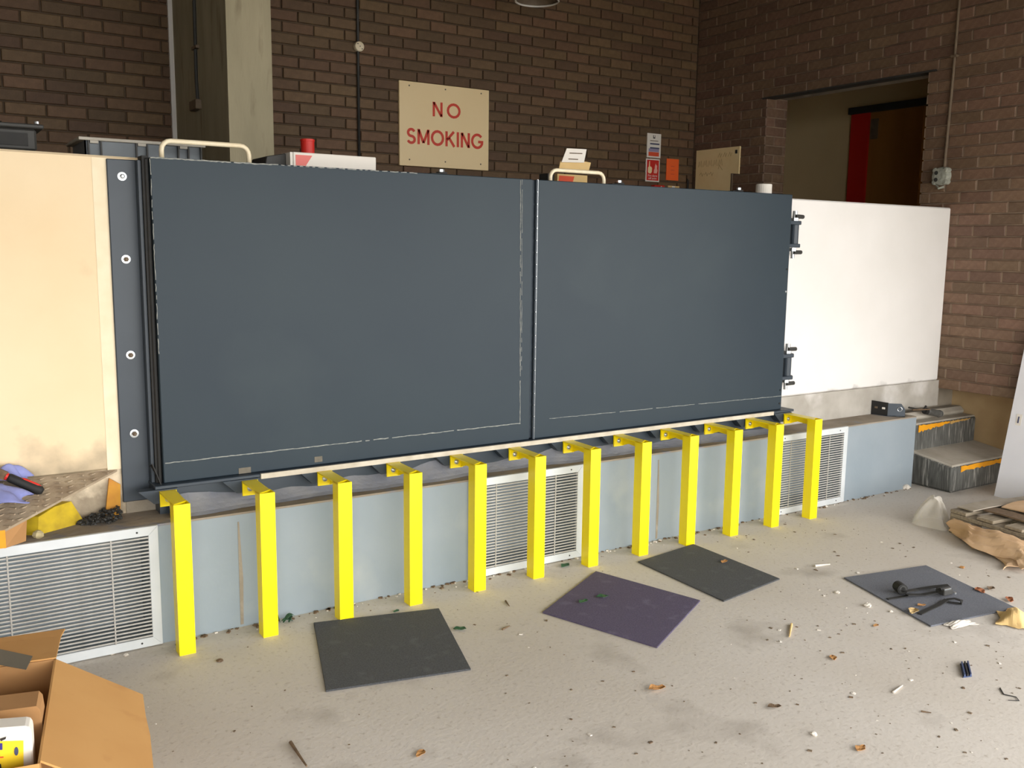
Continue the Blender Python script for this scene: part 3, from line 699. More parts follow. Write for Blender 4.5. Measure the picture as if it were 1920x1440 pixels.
# cardboard box with papers behind the right handle
t = thing('open_document_box', 'small buff cardboard box with papers standing up behind the gate handle', 'box', (2.95, 4.05, TZ))
y0 = 4.0
def P(px, py, y=y0): return on(px, py, 1, y)
def quad(pxs, y, dy, nm, mt): MB().prism([P(a, b, y) for a, b in pxs], (0, dy, 0)).build(nm, mt, t)
bx0, bx1 = P(1045, 340)[0], P(1101, 340)[0]
MB().box(bx0, bx1, y0, y0+.14, TZ, P(1050, 326)[2]).build('body', m_tan, t)
quad([(1048, 318), (1104, 321), (1108, 305), (1098, 303), (1051, 302)], y0+.10, .004, 'back_flap', m_tan)
quad([(1053, 304), (1095, 305), (1100, 280), (1063, 278)], y0+.09, .003, 'paper_sheet', m_paper)
quad([(1068, 288), (1092, 289), (1092, 287), (1068, 286)], y0+.089, .002, 'print_line', m_conduit)
quad([(1066, 299), (1084, 300), (1084, 298), (1066, 297)], y0+.089, .002, 'print_line', m_conduit)
quad([(1047, 342), (1074, 342), (1077, 331), (1049, 329)], y0-.001, .002, 'red_label', m_orr)
MB().box(bx0-.045, bx0-.006, y0+.02, y0+.10, TZ, P(1040, 325)[2]).build('folded_wrap', m_dark, t)
# white tin on the right
t = thing('white_cup', 'short white plastic cup at the end of the gate top', 'cup', (4.3, 4.0, TZ))
q = P(1432, 354, 4.0)
MB().lathe((q[0], 4.0, 1.80), (0, 0, 1), [(.046, 0), (.048, .045), (.048, .128), (.043, .13)], 24).build('cup', m_paper, t, smooth=False)

# ------------------------------------------------------------------ left end of the ledge: tread plate and clutter
t = thing('tread_plate_ramp', 'dusty tread plate ramp with an orange edge lying across the ledge by the cream wall', 'ramp', (.1, 3.7, LZ))
A, Bq, Cq, Dq = (.632, 3.828, .652), (.215, 3.548, .548), (-.55, 3.59, .560), (-.55, 3.828, .67)
MB().prism([A, Bq, Cq, Dq], (0, 0, .008)).build('plate', m_tread, t)
tp = MB(); n1 = 0
va, vb = np.array(A), np.array(Bq); vd = np.array(Dq); vc = np.array(Cq)
for i in range(26):
    for j in range(9):
        u, v = (i+.5)/26, (j+.5)/9
        p = (va*(1-u)+vd*u)*(1-v)+(vb*(1-u)+vc*u)*v
        if p[0] < -.2: continue
        an = PI/4 if (i+j) % 2 else -PI/4
        d = np.array([math.cos(an), math.sin(an), 0])*.0125; e = np.array([-math.sin(an), math.cos(an), 0])*.0036
        tp.obox(p+np.array([0, 0, .009]), d, e, (0, 0, .0022))
o = tp.build('tread_bars', m_tread, t); o['kind'] = 'stuff'
MB().prism([(.217, 3.546, .555), (-.55, 3.588, .567), (-.55, 3.588, .495), (.217, 3.546, .492)], (0, .006, 0)).build('edge_nosing', m_ochre, t)
MB().prism([(.214, 3.55, .552), (.290, 3.60, .57), (.285, 3.63, .482), (.214, 3.55, .490)], (-.012, .008, 0)).build('end_cheek', m_carton_in, t)
MB().box(-.5, .20, 3.63, 3.80, LZ, .545).build('support_block', m_wood, t)
wd = MB().prism([(.33, 3.70, LZ), (.50, 3.79, LZ), (.46, 3.81, .560), (.40, 3.78, .555), (.34, 3.74, .535)], (-.05, .03, 0)).build('yellow_wedge', m_ochre if False else mat('dirty_yellow_paint', (214, 184, 30), (176, 148, 28), 20, .7))
tag(wd, 'dirty yellow painted wedge under the tread plate', 'wedge')
gr = MB()
for i in range(260):
    x, y = R(.47, .625), R(3.715, 3.815); 
    if (x-.47) < (3.765-y)*1.2: continue
    r = R(.004, .010); gr.lathe((x, y, LZ+R(0, .045)*(x-.46)/.16), (R(-1, 1), R(-1, 1), 1), [(r*.6, 0), (r, r*.5), (r*.5, r)], 5)
o = gr.build('wire_swarf', m_dark); tag(o, 'heap of dark metal swarf beside the tread plate', 'swarf', kind='stuff')
o = MB().prism([(.575, 3.80, LZ), (.632, 3.80, LZ), (.640, 3.82, .60), (.600, 3.82, .63)], (0, .012, 0)).build('brick_fragment', mat('orange_brick_scrap', (182, 118, 60), (214, 160, 50), 9, .9)); tag(o, 'orange brown brick scrap leaning on the cream wall foot', 'scrap')
o = MB().lathe((.325, 3.665, LZ), (.2, .1, 1), [(.012, 0), (.02, .008), (.018, .02), (.008, .028)], 7).build('plaster_lump', mat('buff_lump', (196, 182, 140), (160, 146, 110), 30, .9)); tag(o, 'small buff plaster lump on the ledge by the tread plate', 'rubble')
# lilac rags
def rag(cx, cy, cz, sx, sy, h, sd):
    rr = random.Random(sd); ph = [rr.uniform(0, 6) for _ in range(6)]
    def fn(u, v):
        x, y = u-.5, v-.5; r = math.hypot(x, y)*2
        e = 1+.22*math.sin(math.atan2(y, x)*5+ph[0])
        return (cx+sx*x*e, cy+sy*y*e, cz+max(0, h*(1-r**2))+.3*h*math.sin(9*u+ph[1])*math.sin(8*v+ph[2])*(1-r*.5)+.004)
    return MB().grid(fn, 14, 14)
o = rag(.205, 3.70, .622, .20, .15, .055, 1).build('rag', m_cloth, solid=.003, smooth=True); tag(o, 'crumpled lilac rag on the tread plate in front of the knife', 'rag')
o = rag(.26, 3.805, .672, .13, .05, .05, 4).build('rag', m_cloth, solid=.003, smooth=True); tag(o, 'small lilac rag against the cream wall behind the knife', 'rag')
# utility knife
t = thing('utility_knife', 'black and red handled knife resting on the tread plate', 'knife', (.30, 3.72, .64))
k0 = on(14, 894, 1, 3.745); k1 = on(80, 922, 1, 3.735); kd = (k1-k0); kl = np.linalg.norm(kd); kd /= kl
up = np.array([0, 0, 1.]); sd_ = np.cross(kd, up); sd_ /= np.linalg.norm(sd_); up = np.cross(sd_, kd)
MB().tube([k0+kd*kl*f for f in (0.0, .06, .35, .7, .93, 1.0)], [.012, .016, .0165, .0175, .018, .011], 10).build('grip', m_black, t, smooth=True)
MB().tube([k0+kd*kl*f+up*.0125 for f in (.32, .4, .8, .92)], [.003, .0075, .0085, .004], 8).build('red_inlay', m_red, t, smooth=True)
MB().tube([k0+kd*kl*f for f in (.0, -.06)], [.014, .013], 10).build('red_collar', m_red, t)
MB().obox(k0-kd*.06, kd*.055, up*.016, sd_*.006).build('blade_holder', m_twig, t)

# ------------------------------------------------------------------ right end: steps, bracket, tool, panel, pallet
def slab(x0, x1, y0, y1, z0, z1, rough_seed):
    return MB().box(x0, x1, y0, y1, z0, z1)
st = thing('concrete_steps', 'two worn concrete steps with orange painted nosings beside the ledge', 'steps', (5.74, 3.6, 0))
XP = XR+.276
def wedge(x0, x1, y0, y1, z0, za, zb): return MB().prism([(x0, y0, z0), (x0, y1, z0), (x0, y1, zb), (x0, y0, za)], (x1-x0, 0, 0))
wedge(5.555, XP, 3.388, 3.71, 0, .176, .222).build('lower_step', m_drip, st, bevel=.016)
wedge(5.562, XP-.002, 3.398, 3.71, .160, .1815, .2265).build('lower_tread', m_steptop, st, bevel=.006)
MB().box(5.60, XP, 3.69, YW, 0, .398).build('upper_step', m_drip, st, bevel=.014)
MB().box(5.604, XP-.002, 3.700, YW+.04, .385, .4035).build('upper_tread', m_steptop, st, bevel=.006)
def nosing(x0, x1, y, zt, h, sd, tap=.45):
    rr = random.Random(sd); n = 22; top = []; bot = []
    for i in range(n+1):
        x = x0+(x1-x0)*i/n; top.append((x, y, zt-.004-.006*rr.random())); bot.append((x, y, zt-h*(.7+.3*rr.random())*(1-tap*(i/n))))
    return MB().prism(bot+top[::-1], (0, .004, 0))
nosing(5.610, 5.96, 3.6875, .397, .062, 3, .6).build('painted_nosing', m_ochre, st)
nosing(5.97, 6.20, 3.6875, .396, .030, 5).build('painted_nosing', mat('worn_orange_paint', (206, 160, 80), (180, 150, 100), 20, .8), st)
nosing(5.64, 6.16, 3.3855, .176, .046, 8, .2).build('painted_nosing', m_ochre, st)
# kerb top beyond the steps
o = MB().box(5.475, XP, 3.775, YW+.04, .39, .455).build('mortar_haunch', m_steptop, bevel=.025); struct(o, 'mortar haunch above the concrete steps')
# loose steel bracket
t = thing('loose_steel_bracket', 'loose dark steel angle bracket with holes lying on the ledge end', 'bracket', (5.33, 3.73, LZ))
bq = lambda px, py: on(px, py, 2, LZ)
q0, q1, q2 = np.array([5.275, 3.822, LZ]), np.array([5.30, 3.715, LZ]), np.array([5.375, 3.640, LZ])
def vplate(p, q, h0, h1, nm, mt, th=.006):
    d = (q-p)/np.linalg.norm(q-p); nn = np.array([-d[1], d[0], 0])*th
    return MB().prism([p, q, q+np.array([0, 0, h1]), p+np.array([0, 0, h0])], nn).build(nm, mt, t)
vplate(q0, q1, .092, .088, 'black_plate', m_black)
dd = (q2-q1)/np.linalg.norm(q2-q1)
MB().prism([q1, q2, q2+np.array([0, 0, .05]), q2-dd*.025+np.array([0, 0, .085]), q1+np.array([0, 0, .085])], np.array([-dd[1], dd[0], 0])*.006).build('slate_plate', m_frame, t)
MB().prism([q0, q1, q2, q2+np.array([.09, .06, 0]), q0+np.array([.1, .01, 0])], (0, 0, .006)).build('base_plate', m_frame, t)
dq = (q1-q0)/np.linalg.norm(q1-q0); nq = np.array([-dq[1], dq[0], 0])
for f in (.3, .75):
    c = q0+(q1-q0)*f+np.array([0, 0, .05])
    MB().obox(c-nq*.002, dq*.009, (0, 0, .006), nq*.003).build('slot', m_paper if f > .5 else m_conduit, t)
nn = np.array([dd[1], -dd[0], 0])
c = q1+(q2-q1)*.68+np.array([0, 0, .05])
MB().tube([c+nn*.002+.014*(math.cos(a)*dd+math.sin(a)*np.array([0, 0, 1])) for a in np.linspace(0, 2*PI, 15)], .0025, 6).build('ring_mark', m_zinc, t)
# ratchet / torque tool
t = thing('hand_tool', 'short grey cylindrical torque tool lying behind the loose bracket', 'tool', (5.6, 3.66, LZ))
a = on(1704, 764, 1, 3.74); b = on(1762, 776, 1, 3.72)
MB().tube([a+(b-a)*f for f in (.55, .6, .93, .97, 1)], [.016, .023, .024, .027, .023], 12).build('barrel', mat('grey_tool_steel', (104, 104, 100), (84, 84, 82), 30, .45, .3), t, smooth=False)
MB().tube([a+(b-a)*f for f in (0, .5)], .006, 8).build('shaft', m_dark, t)
MB().tube([a+(b-a)*.5, a+(b-a)*.58], .022, 12).build('collar', m_black, t)
MB().tube([a+(b-a)*.46+np.array([0, 0, -.004]), a+(b-a)*.54+np.array([0, 0, .035])], .007, 8).build('trigger', m_black, t)
MB().lathe(b+(b-a)*.012, (b-a), [(.024, 0), (.024, .003), (.015, .003), (.015, -.002)], 16).build('end_ring', m_zinc, t)
MB().tube([a+np.array([.0, -.03, -.012]), a+np.array([.17, -.045, -.02])], .005, 6).build('rod', m_twig, t)
# leaning panel
t = thing('leaning_panel', 'white laminate panel leaning against the brick side wall', 'panel', (5.85, 2.7, 0))
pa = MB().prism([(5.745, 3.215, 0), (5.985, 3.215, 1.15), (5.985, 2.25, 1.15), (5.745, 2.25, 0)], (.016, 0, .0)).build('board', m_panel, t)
lp = on(1901, 785, 0, 5.86)
f = lp[2]/1.15; cx = 5.745+.24*f
MB().prism([(cx-.006, 3.175, lp[2]-.035), (cx+.006, 3.175, lp[2]+.035), (cx+.006, 3.14, lp[2]+.035), (cx-.006, 3.14, lp[2]-.035)], (-.002, 0, 0)).build('label', m_paper, t)
MB().prism([(cx-.006, 3.162, lp[2]-.02), (cx+.003, 3.162, lp[2]+.02), (cx+.003, 3.155, lp[2]+.02), (cx-.006, 3.155, lp[2]-.02)], (-.004, 0, 0)).build('label_print', m_navy, t)
# pallet
pt = thing('wooden_pallet', 'weathered grey wooden pallet on the floor by the brick wall', 'pallet', (5.1, 2.5, 0))
ang = math.radians(-6); ex = np.array([math.cos(ang), -math.sin(ang)*-1, 0]); ex = np.array([math.cos(ang), math.sin(ang), 0]); ey = np.array([math.sin(ang), -math.cos(ang), 0])
pc = np.array([4.765, 2.905, 0])
PL, PWd = .95, .92
def pbox(u0, u1, v0, v1, z0, z1, nm, mt=m_wood):
    c = pc+ex*(u0+u1)/2+ey*(v0+v1)/2+np.array([0, 0, (z0+z1)/2])
    return MB().obox(c, ex*(u1-u0)/2, ey*(v1-v0)/2, (0, 0, (z1-z0)/2)).build(nm, mt, pt, bevel=.003)
for i in range(6):
    v = i*(PWd-.1)/5; pbox(0, PL, v, v+.1, .112+R(0, .004), .13+R(0, .004), 'deck_board')
for u in (0, .425, .85):
    pbox(u, u+.1, 0, PWd, .09, .112, 'stringer')
    for v in (0, .38, .78):
        pbox(u, u+.1, v, v+.13, .018, .09, 'block')
    pbox(u, u+.1, 0, PWd, 0, .018, 'skid')
# cardboard sheets on pallet
def warped(fnz, c, ex, ey, L, Wd, nu=16, nv=10):
    return MB().grid(lambda u, v: tuple(c+ex*L*u+ey*Wd*v+np.array([0, 0, fnz(u, v)])), nu, nv)
o = warped(lambda u, v: .156+.018*math.sin(3*u+2*v)+.02*v*u+.008*math.sin(11*u), pc+ex*.22+ey*.15, ex, ey, .70, .70).build('cardboard_sheet', m_kraft, solid=.006); tag(o, 'flattened brown cardboard sheet lying on the pallet', 'cardboard')
o = warped(lambda u, v: .147+.006*math.sin(5*u), pc+ex*.03+ey*.02, ex, ey, .60, .10).build('grey_board_strip', mat('grey_board', (170, 160, 146), (146, 136, 120), 9, .9), solid=.006); tag(o, 'pale grey board strip along the back of the pallet', 'board')
o = warped(lambda u, v: .147+.003*math.sin(8*v), pc+ex*.10+ey*.13, ex, ey, .10, .62).build('dark_strip', m_twig, solid=.008); tag(o, 'dark timber strip on the pallet beside the cardboard', 'timber')
# crumpled kraft paper in front of the pallet
def kraft(c, L, Wd, rot, hz, sd, amp=1.):
    rr = random.Random(sd); ph = [rr.uniform(0, 6) for _ in range(8)]; e1 = np.array([math.cos(rot), math.sin(rot), 0]); e2 = np.array([-math.sin(rot), math.cos(rot), 0])
    def fn(u, v):
        r = 1+.12*math.sin(7*u+ph[0])*(abs(v-.5)*2)+.10*math.sin(9*v+ph[1])*(abs(u-.5)*2)
        tri = lambda t: abs((t % 1)-.5)*2
        z = hz(u, v)+amp*(.018*tri(2.3*u+1.1*v+ph[2])+.010*tri(4.1*v-1.3*u+ph[3]))
        return tuple(np.array(c)+e1*L*(u-.5)*r+e2*Wd*(v-.5)*r+np.array([0, 0, max(.004, z)]))
    return MB().grid(fn, 22, 16)
def crumple(P00, P10, P01, P11, sd, amp, bulge, nm, lab):
    rr = random.Random(sd); ph = [rr.uniform(0, 6) for _ in range(8)]; P00, P10, P01, P11 = map(np.array, (P00, P10, P01, P11))
    tri = lambda t: abs((t % 1)-.5)*2
    def fn(u, v):
        e = np.array([.03*math.sin(8*u+ph[0])*(1-v), .03*math.sin(11*u+ph[1])*(1-v)+.02*math.sin(9*v+ph[4])*abs(2*u-1), 0])
        p = (P00*(1-u)+P10*u)*(1-v)+(P01*(1-u)+P11*u)*v+e
        z = p[2]+bulge*math.sin(PI*v)*(.4+.6*math.sin(PI*u))+amp*(tri(2.1*u+.9*v+ph[2])+.6*tri(3.7*v-1.9*u+ph[3])+.4*tri(6.3*u+2.2*v+ph[5])-.6)
        return (p[0], p[1], max(.004, z))
    o = MB().grid(fn, 30, 18).build(nm, m_kraft, solid=.003); tag(o, lab, 'paper')
crumple((4.70, 2.90, .02), (4.44, 2.30, .02), (4.735, 2.87, .080), (4.655, 2.22, .095), 3, .016, .03, 'kraft_paper', 'large crumpled brown kraft paper leaning on the pallet edge')
crumple((4.72, 2.84, .006), (4.42, 2.36, .006), (4.74, 2.70, .02), (4.62, 2.30, .02), 9, .008, .02, 'kraft_paper', 'lower brown kraft paper sheet flat on the floor under the crumpled one')
# translucent film
fc_ = on(1768, 985, 2, 0)
def filmfn(u, v):
    th_ = 2*PI*u; rad = .15*v*(1+.30*math.sin(2*th_+1)+.22*math.sin(5*th_)*(1-.3*v))
    return (fc_[0]-.03+rad*math.cos(th_)*.6+.05*(1-v)*math.sin(4*v), fc_[1]+.05+rad*math.sin(th_)*.9, .004+(.15*(1-v**1.6)+.03*math.sin(5*th_+2)*v*(1-v)*2)*(1+.35*math.sin(th_+.6)*v))
o = MB().grid(filmfn, 40, 8).build('plastic_film', m_film, solid=.001); tag(o, 'crumpled clear plastic film on the floor before the steps', 'plastic film')
rub_spot = (1697, 914)

# ------------------------------------------------------------------ carpet tiles
def tile(pxs, mt, lab):
    pts = [on(x, y, 2, 0) for x, y in pxs]
    o = MB().prism([(p[0], p[1], .0) for p in pts], (0, 0, .007)).build('carpet_tile', mt, bevel=.0015)
    tag(o, lab, 'carpet tile')
tile([(588, 1170), (823, 1143), (883, 1257), (611, 1298)], m_charcoal, 'charcoal carpet tile lying square to the yellow posts near the carton')
tile([(1117, 1073), (1313, 1128), (1232, 1216), (1017, 1150)], m_purple, 'purple carpet tile with green scraps on it')
tile([(1300, 1022), (1462, 1087), (1357, 1129), (1196, 1055)], m_charcoal, 'charcoal carpet tile turned cornerwise with one dry leaf on it')
tile([(1582, 1085), (1736, 1062), (1905, 1142), (1745, 1176)], m_grey_tile, 'mid grey carpet tile with a black strap on it')

# ------------------------------------------------------------------ ratchet strap
t = thing('ratchet_strap', 'black ratchet strap with a metal buckle on the grey carpet tile', 'strap', (3.75, 2.38, .007))
FZ = .008
def fl_(px, py, z=FZ): return on(px, py, 2, z)
rp = fl_(1688, 1112); dr = fl_(1708, 1127)-rp; dr /= np.linalg.norm(dr); dr = np.array([dr[0], dr[1], 0])
MB().lathe(rp+np.array([0, 0, .024])-dr*.03, dr, [(.007, 0), (.024, 0), (.024, .05), (.009, .05)], 18).build('webbing_roll', m_black, t)
for k in range(2):
    MB().lathe(rp+np.array([0, 0, .024])+dr*(.0205), dr, [(.016-.005*k, 0), (.018-.005*k, .002)], 18).build('roll_edge', m_dark, t)
def band(pxs, w=.022, z=.01, nm='webbing', mt=m_black):
    pts = [fl_(a, b, zz) for a, b, zz in pxs]; b = MB(); vs = []
    for i, p in enumerate(pts):
        d = pts[min(i+1, len(pts)-1)]-pts[max(i-1, 0)]; d[2] = 0; d /= np.linalg.norm(d); n_ = np.array([-d[1], d[0], 0])*w/2
        vs += [p-n_, p+n_, p+n_+np.array([0, 0, .004]), p-n_+np.array([0, 0, .004])]
    fs = []
    for i in range(len(pts)-1):
        for k in range(4): fs.append((i*4+k, i*4+(k+1) % 4, (i+1)*4+(k+1) % 4, (i+1)*4+k))
    fs += [(0, 1, 2, 3), tuple(range(len(vs)-4, len(vs)))]
    return b.add(vs, fs).build(nm, mt, t)
band([(1696, 1110, .03), (1720, 1106, .012), (1750, 1101, .02), (1778, 1098, .03)])
band([(1700, 1116, .02), (1730, 1116, .01), (1757, 1111, .02)])
band([(1664, 1124, .008), (1685, 1121, .008), (1702, 1118, .01)], .015)
band([(1775, 1125, .012), (1760, 1135, .008), (1738, 1145, .008), (1724, 1152, .008)], .02)
band([(1775, 1125, .012), (1790, 1123, .02), (1803, 1127, .02), (1802, 1133, .010), (1785, 1131, .008), (1770, 1128, .008)], .016)
b0 = fl_(1770, 1116); 
MB().obox(b0+np.array([0, 0, .02]), ex*.030, ey*.024, (0, 0, .012)).build('buckle_body', m_dark, t, bevel=.003)
MB().obox(b0+np.array([0, 0, .033]), ex*.022, ey*.004, (0, 0, .004)).obox(b0+np.array([0, 0, .033])+ey*.014, ex*.022, ey*.004, (0, 0, .004)).build('buckle_plate', m_zinc, t)
MB().tube([b0+np.array([0, 0, .03])-ex*.03, b0+np.array([0, 0, .03])+ex*.032], .009, 10).build('spindle', m_black, t)
MB().lathe(b0+np.array([0, 0, .006])+ex*.045-ey*-.02, (0, 0, 1), [(.007, 0), (.007, .008)], 8).build('bolt', m_zinc, t)

# ------------------------------------------------------------------ cardboard carton, lower left
RZ = .45
ct = thing('cardboard_carton', 'large open brown cardboard carton with spread flaps', 'carton', (.03, 2.35, 0))
C1 = np.array([.257, 2.607, RZ]); e1 = np.array([-.176, -.984, 0]); e2 = np.array([-.984, .176, 0])
LS, LB = .55, .42; th = .005; zz = np.array([0, 0, 1.])
def panel_(p, q, r, s, nm, mt, d): return MB().prism([p, q, r, s], d).build(nm, mt, ct)
dz = np.array([0, 0, -RZ])
panel_(C1, C1+e1*LS, C1+e1*LS+dz, C1+dz, 'side_wall', m_carton, e2*th)
panel_(C1, C1+e2*LB, C1+e2*LB+dz, C1+dz, 'back_wall', m_carton_in, e1*th)
panel_(C1+e2*LB, C1+e2*LB+e1*LS, C1+e2*LB+e1*LS+dz, C1+e2*LB+dz, 'side_wall', m_carton, -e2*th)
panel_(C1+e1*LS, C1+e1*LS+e2*LB, C1+e1*LS+e2*LB+dz, C1+e1*LS+dz, 'front_wall', m_carton, -e1*th)
panel_(C1+dz, C1+e1*LS+dz, C1+e1*LS+e2*LB+dz, C1+e2*LB+dz, 'bottom', m_carton_in, zz*th)
# right flap drooping outwards
ou = -e2
fl_out = ou*.205-zz*.135
f0, f1 = C1+e1*.003, C1+e1*(LS-.02)
far = on(268, 1302, 2, RZ-.135)
MB().prism([f0, far, far+e1*.12+fl_out*.02, far+e1*.22+fl_out*.06, f1+fl_out*1.10, f1], ( -.002, 0, -.004)).build('right_flap', m_carton, ct)
# back flap, nearly level
MB().prism([C1, C1-e1*.145+ou*.004, C1-e1*.19+ou*.012+zz*.002, C1-e1*.18+e2*LB, C1+e2*LB], (0, 0, .004)).build('back_flap', m_carton, ct)
MB().prism([C1+e2*(LB), C1+e2*(LB+.2)-zz*.1, C1+e2*(LB+.2)-zz*.1+e1*LS, C1+e2*LB+e1*LS], (0, 0, .004)).build('left_flap', m_carton, ct)
MB().prism([C1+e1*LS, C1+e1*(LS+.1)-zz*.17, C1+e1*(LS+.1)-zz*.17+e2*LB, C1+e1*LS+e2*LB], (0, 0, .004)).build('front_flap', m_carton, ct)
tpts = [on(px, py, 2, RZ+.005) for px, py in ((0, 1218), (61, 1231), (49, 1256), (0, 1247))]
tpts[0] = tpts[0]+(tpts[0]-tpts[1])*.7; tpts[3] = tpts[3]+(tpts[3]-tpts[2])*.7
MB().prism(tpts, (0, 0, .0015)).build('tape', m_tape, ct)
sm = [on(px, py, 2, 0) for px, py in ((0, 0),)]
# things inside the carton
t = thing('inner_carton', 'plain brown inner carton panel standing inside the open carton', 'carton', (.05, 2.26, .005))
def vpanel(pxs, y_at, nm, mt, depth, parent):
    """upright panel facing the camera side; pixels give its outline on a vertical plane through y_at along e2"""
    # plane normal = e1
    P0 = np.array([.2, y_at, 0]); out = []
    for px, py in pxs:
        d = MC.T @ np.array([(px-960)/F, (py-720)/F, 1.]); k = ((P0-EYE) @ e1)/(d @ e1); out.append(EYE+k*d)
    return out
pp = vpanel([(-120, 1340), (-10, 1334), (68, 1324), (75, 1331), (80, 1360)], 2.26, '', None, 0, None)
low = [p*np.array([1, 1, 0])+np.array([0, 0, .006]) for p in (pp[-1], pp[0])]
MB().prism(pp+low, -e1*.08).build('panel', m_carton_in, t)
t = thing('white_yellow_package', 'white package with a yellow label inside the open carton', 'package', (.05, 2.135, .005))
pp = vpanel([(-110, 1372), (0, 1366), (50, 1362), (57, 1366), (59, 1376)], 2.135, '', None, 0, None)
low = [p*np.array([1, 1, 0])+np.array([0, 0, .006]) for p in (pp[-1], pp[0])]
MB().prism(pp+low, -e1*.05).build('body', m_paper, t, bevel=.004)
def decal(pxs, nm, mt, lift=.002): 
    q = vpanel(pxs, 2.135, '', None, 0, None); MB().prism([p+e1*lift for p in q], -e1*.0015).build(nm, mt, t)
decal([(-90, 1392), (44, 1388), (45, 1520), (-90, 1520)], 'yellow_label', mat('yellow_print', (250, 214, 40), None, rough=.6), .0025)
decal([(31+4*math.cos(a), 1407+8*math.sin(a)) for a in np.linspace(0, 2*PI, 13)[:-1]], 'dark_oval', m_navy, .0045)
decal([(-20, 1393), (5, 1392), (5, 1404), (-20, 1406)], 'blue_mark', mat('blue_print', (50, 44, 130), None, rough=.6), .0045)
decal([(0, 1384), (12, 1380), (11, 1384), (2, 1388)], 'black_mark', m_blk, .0045)
decal([(-10, 1418), (7, 1417), (7, 1419), (-10, 1420)], 'red_mark', m_orr, .0045)
decal([(-14, 1432), (2, 1431), (4, 1445), (-14, 1446)], 'black_mark', m_blk, .0045)

# ------------------------------------------------------------------ litter on the floor
def surf(px, py, z=0): return on(px, py, 2, z)
def leaf(px, py, s, mt, lab, rot=0., nm='dry_leaf', z=0., cat='leaf', curl=.35, el=.55):
    c = surf(px, py, z); rr = random.Random(int(px*7+py))
    def fn(u, v):
        x = u*2-1; wv = (1-x*x)**.7*el*(1+.25*math.sin(7*u+px)); y = (v*2-1)*wv
        xr = x*math.cos(rot)-y*math.sin(rot); yr = x*math.sin(rot)+y*math.cos(rot)
        return (c[0]+s*xr, c[1]+s*yr, z+.002+s*curl*(abs(y)*.8+.25*x*x)+.1*s*math.sin(5*u+3*v)**2)
    o = MB().grid(fn, 8, 5).build(nm, mt, solid=.0012); tag(o, lab, cat); return o
def stone(px, py, s, lab, mt=m_stone, flat=.7, nm='rubble_chip', cat='rubble'):
    c = surf(px, py); rr = random.Random(int(px*3+py)); b = MB(); pr = [(s*.7, 0), (s, s*flat*.5), (s*.75, s*flat), (s*.2, s*flat*1.15)]
    b.lathe(c, (0, 0, 1), pr, 7); b.v = [(x+rr.uniform(-.22, .22)*s, y+rr.uniform(-.22, .22)*s, max(0, z+(rr.uniform(-.15, .15)*s if z > .001 else 0))) for x, y, z in b.v]
    o = b.build(nm, mt); tag(o, lab, cat); return o
def stick(pts, r, lab, mt=m_twig, nm='twig', cat='twig'):
    q = [surf(a, b)+np.array([0, 0, r]) for a, b in pts]
    n_ = len(q); o = MB().tube(q, [r*(1-.5*i/(n_-1)) for i in range(n_)], 6).build(nm, mt); tag(o, lab, cat); return o
stone(1697, 916, .032, 'pale rubble lump on the floor at the ledge corner')
leaf(788, 1415, .022, m_leaf, 'small orange dry leaf on the bare floor before the charcoal tile', .6)
leaf(1232, 1294, .032, m_leaf, 'curled tan leaf on the floor in front of the purple tile', -.3, curl=.7)
leaf(1452, 1327, .024, m_twig, 'dark brown withered leaf in the open middle of the floor', -.5, curl=.5)
leaf(1358, 1055, .024, m_leaf, 'dry tan leaf on the cornerwise charcoal tile', .3, z=.007, curl=.6)
leaf(1614, 1405, .024, m_leaf, 'pale yellow leaf scrap on the floor near the camera side', .2)
leaf(1562, 1235, .022, m_leaf, 'small buff leaf on the floor between strap tile and bare middle', .9)
leaf(1642, 1174, .016, m_leaf, 'tiny yellow leaf beside the grey tile corner', .1)
leaf(1712, 1149, .034, mat('pale_leaf', (206, 178, 126), (176, 146, 98), 50, .8), 'pale crumpled leaf on the near edge of the grey tile', .4, z=.007, curl=.6)
leaf(1728, 1136, .020, m_leaf, 'yellow leaf under the strap tail on the grey tile', -.4, z=.008)
leaf(1893, 1127, .030, mat('rust_leaf', (170, 104, 64), (130, 76, 46), 50, .8), 'rust coloured curled leaf beyond the grey tile', .7, curl=.6)
leaf(1838, 1108, .034, mat('rust_leaf', (0, 0, 0)), 'flat rust coloured leaf at the right edge of the grey tile', 1.0, curl=.1, z=.007)
leaf(1858, 1105, .026, m_twig, 'dark curled leaf on the floor beyond the grey tile edge', .2, curl=.5)
leaf(1893, 1148, .026, m_leaf, 'tan leaf perched by the crumpled kraft ball', .2, curl=.6)
leaf(1060, 1062, .034, m_green, 'dark green leaf on the floor between two yellow posts', .4, 'green_leaf', el=.5)
leaf(862, 1181, .026, m_green, 'green leaf scrap at the right side of the square charcoal tile', -.5, 'green_leaf', el=.7)
leaf(1094, 1129, .026, m_green, 'green leaf scrap on the purple tile nearer its left corner', .2, 'green_leaf', z=.007)
leaf(1129, 1120, .028, m_green, 'green leaf scrap on the purple tile nearer its middle', -.4, 'green_leaf', z=.007)
leaf(743, 1147, .016, m_green, 'small green leaf behind the square charcoal tile', .4, 'green_leaf')
leaf(1247, 833, .020, m_green, 'dark green leaf fragment on the ledge top', .4, 'green_leaf', z=LZ)
leaf(597, 921, .016, m_green, 'green leaf curl on the ledge top by the third post', .4, 'green_leaf', z=LZ, curl=.9)
t = thing('weed_sprig', 'small green weed sprig growing at the foot of the ledge', 'weed', tuple(surf(533, 1166)))
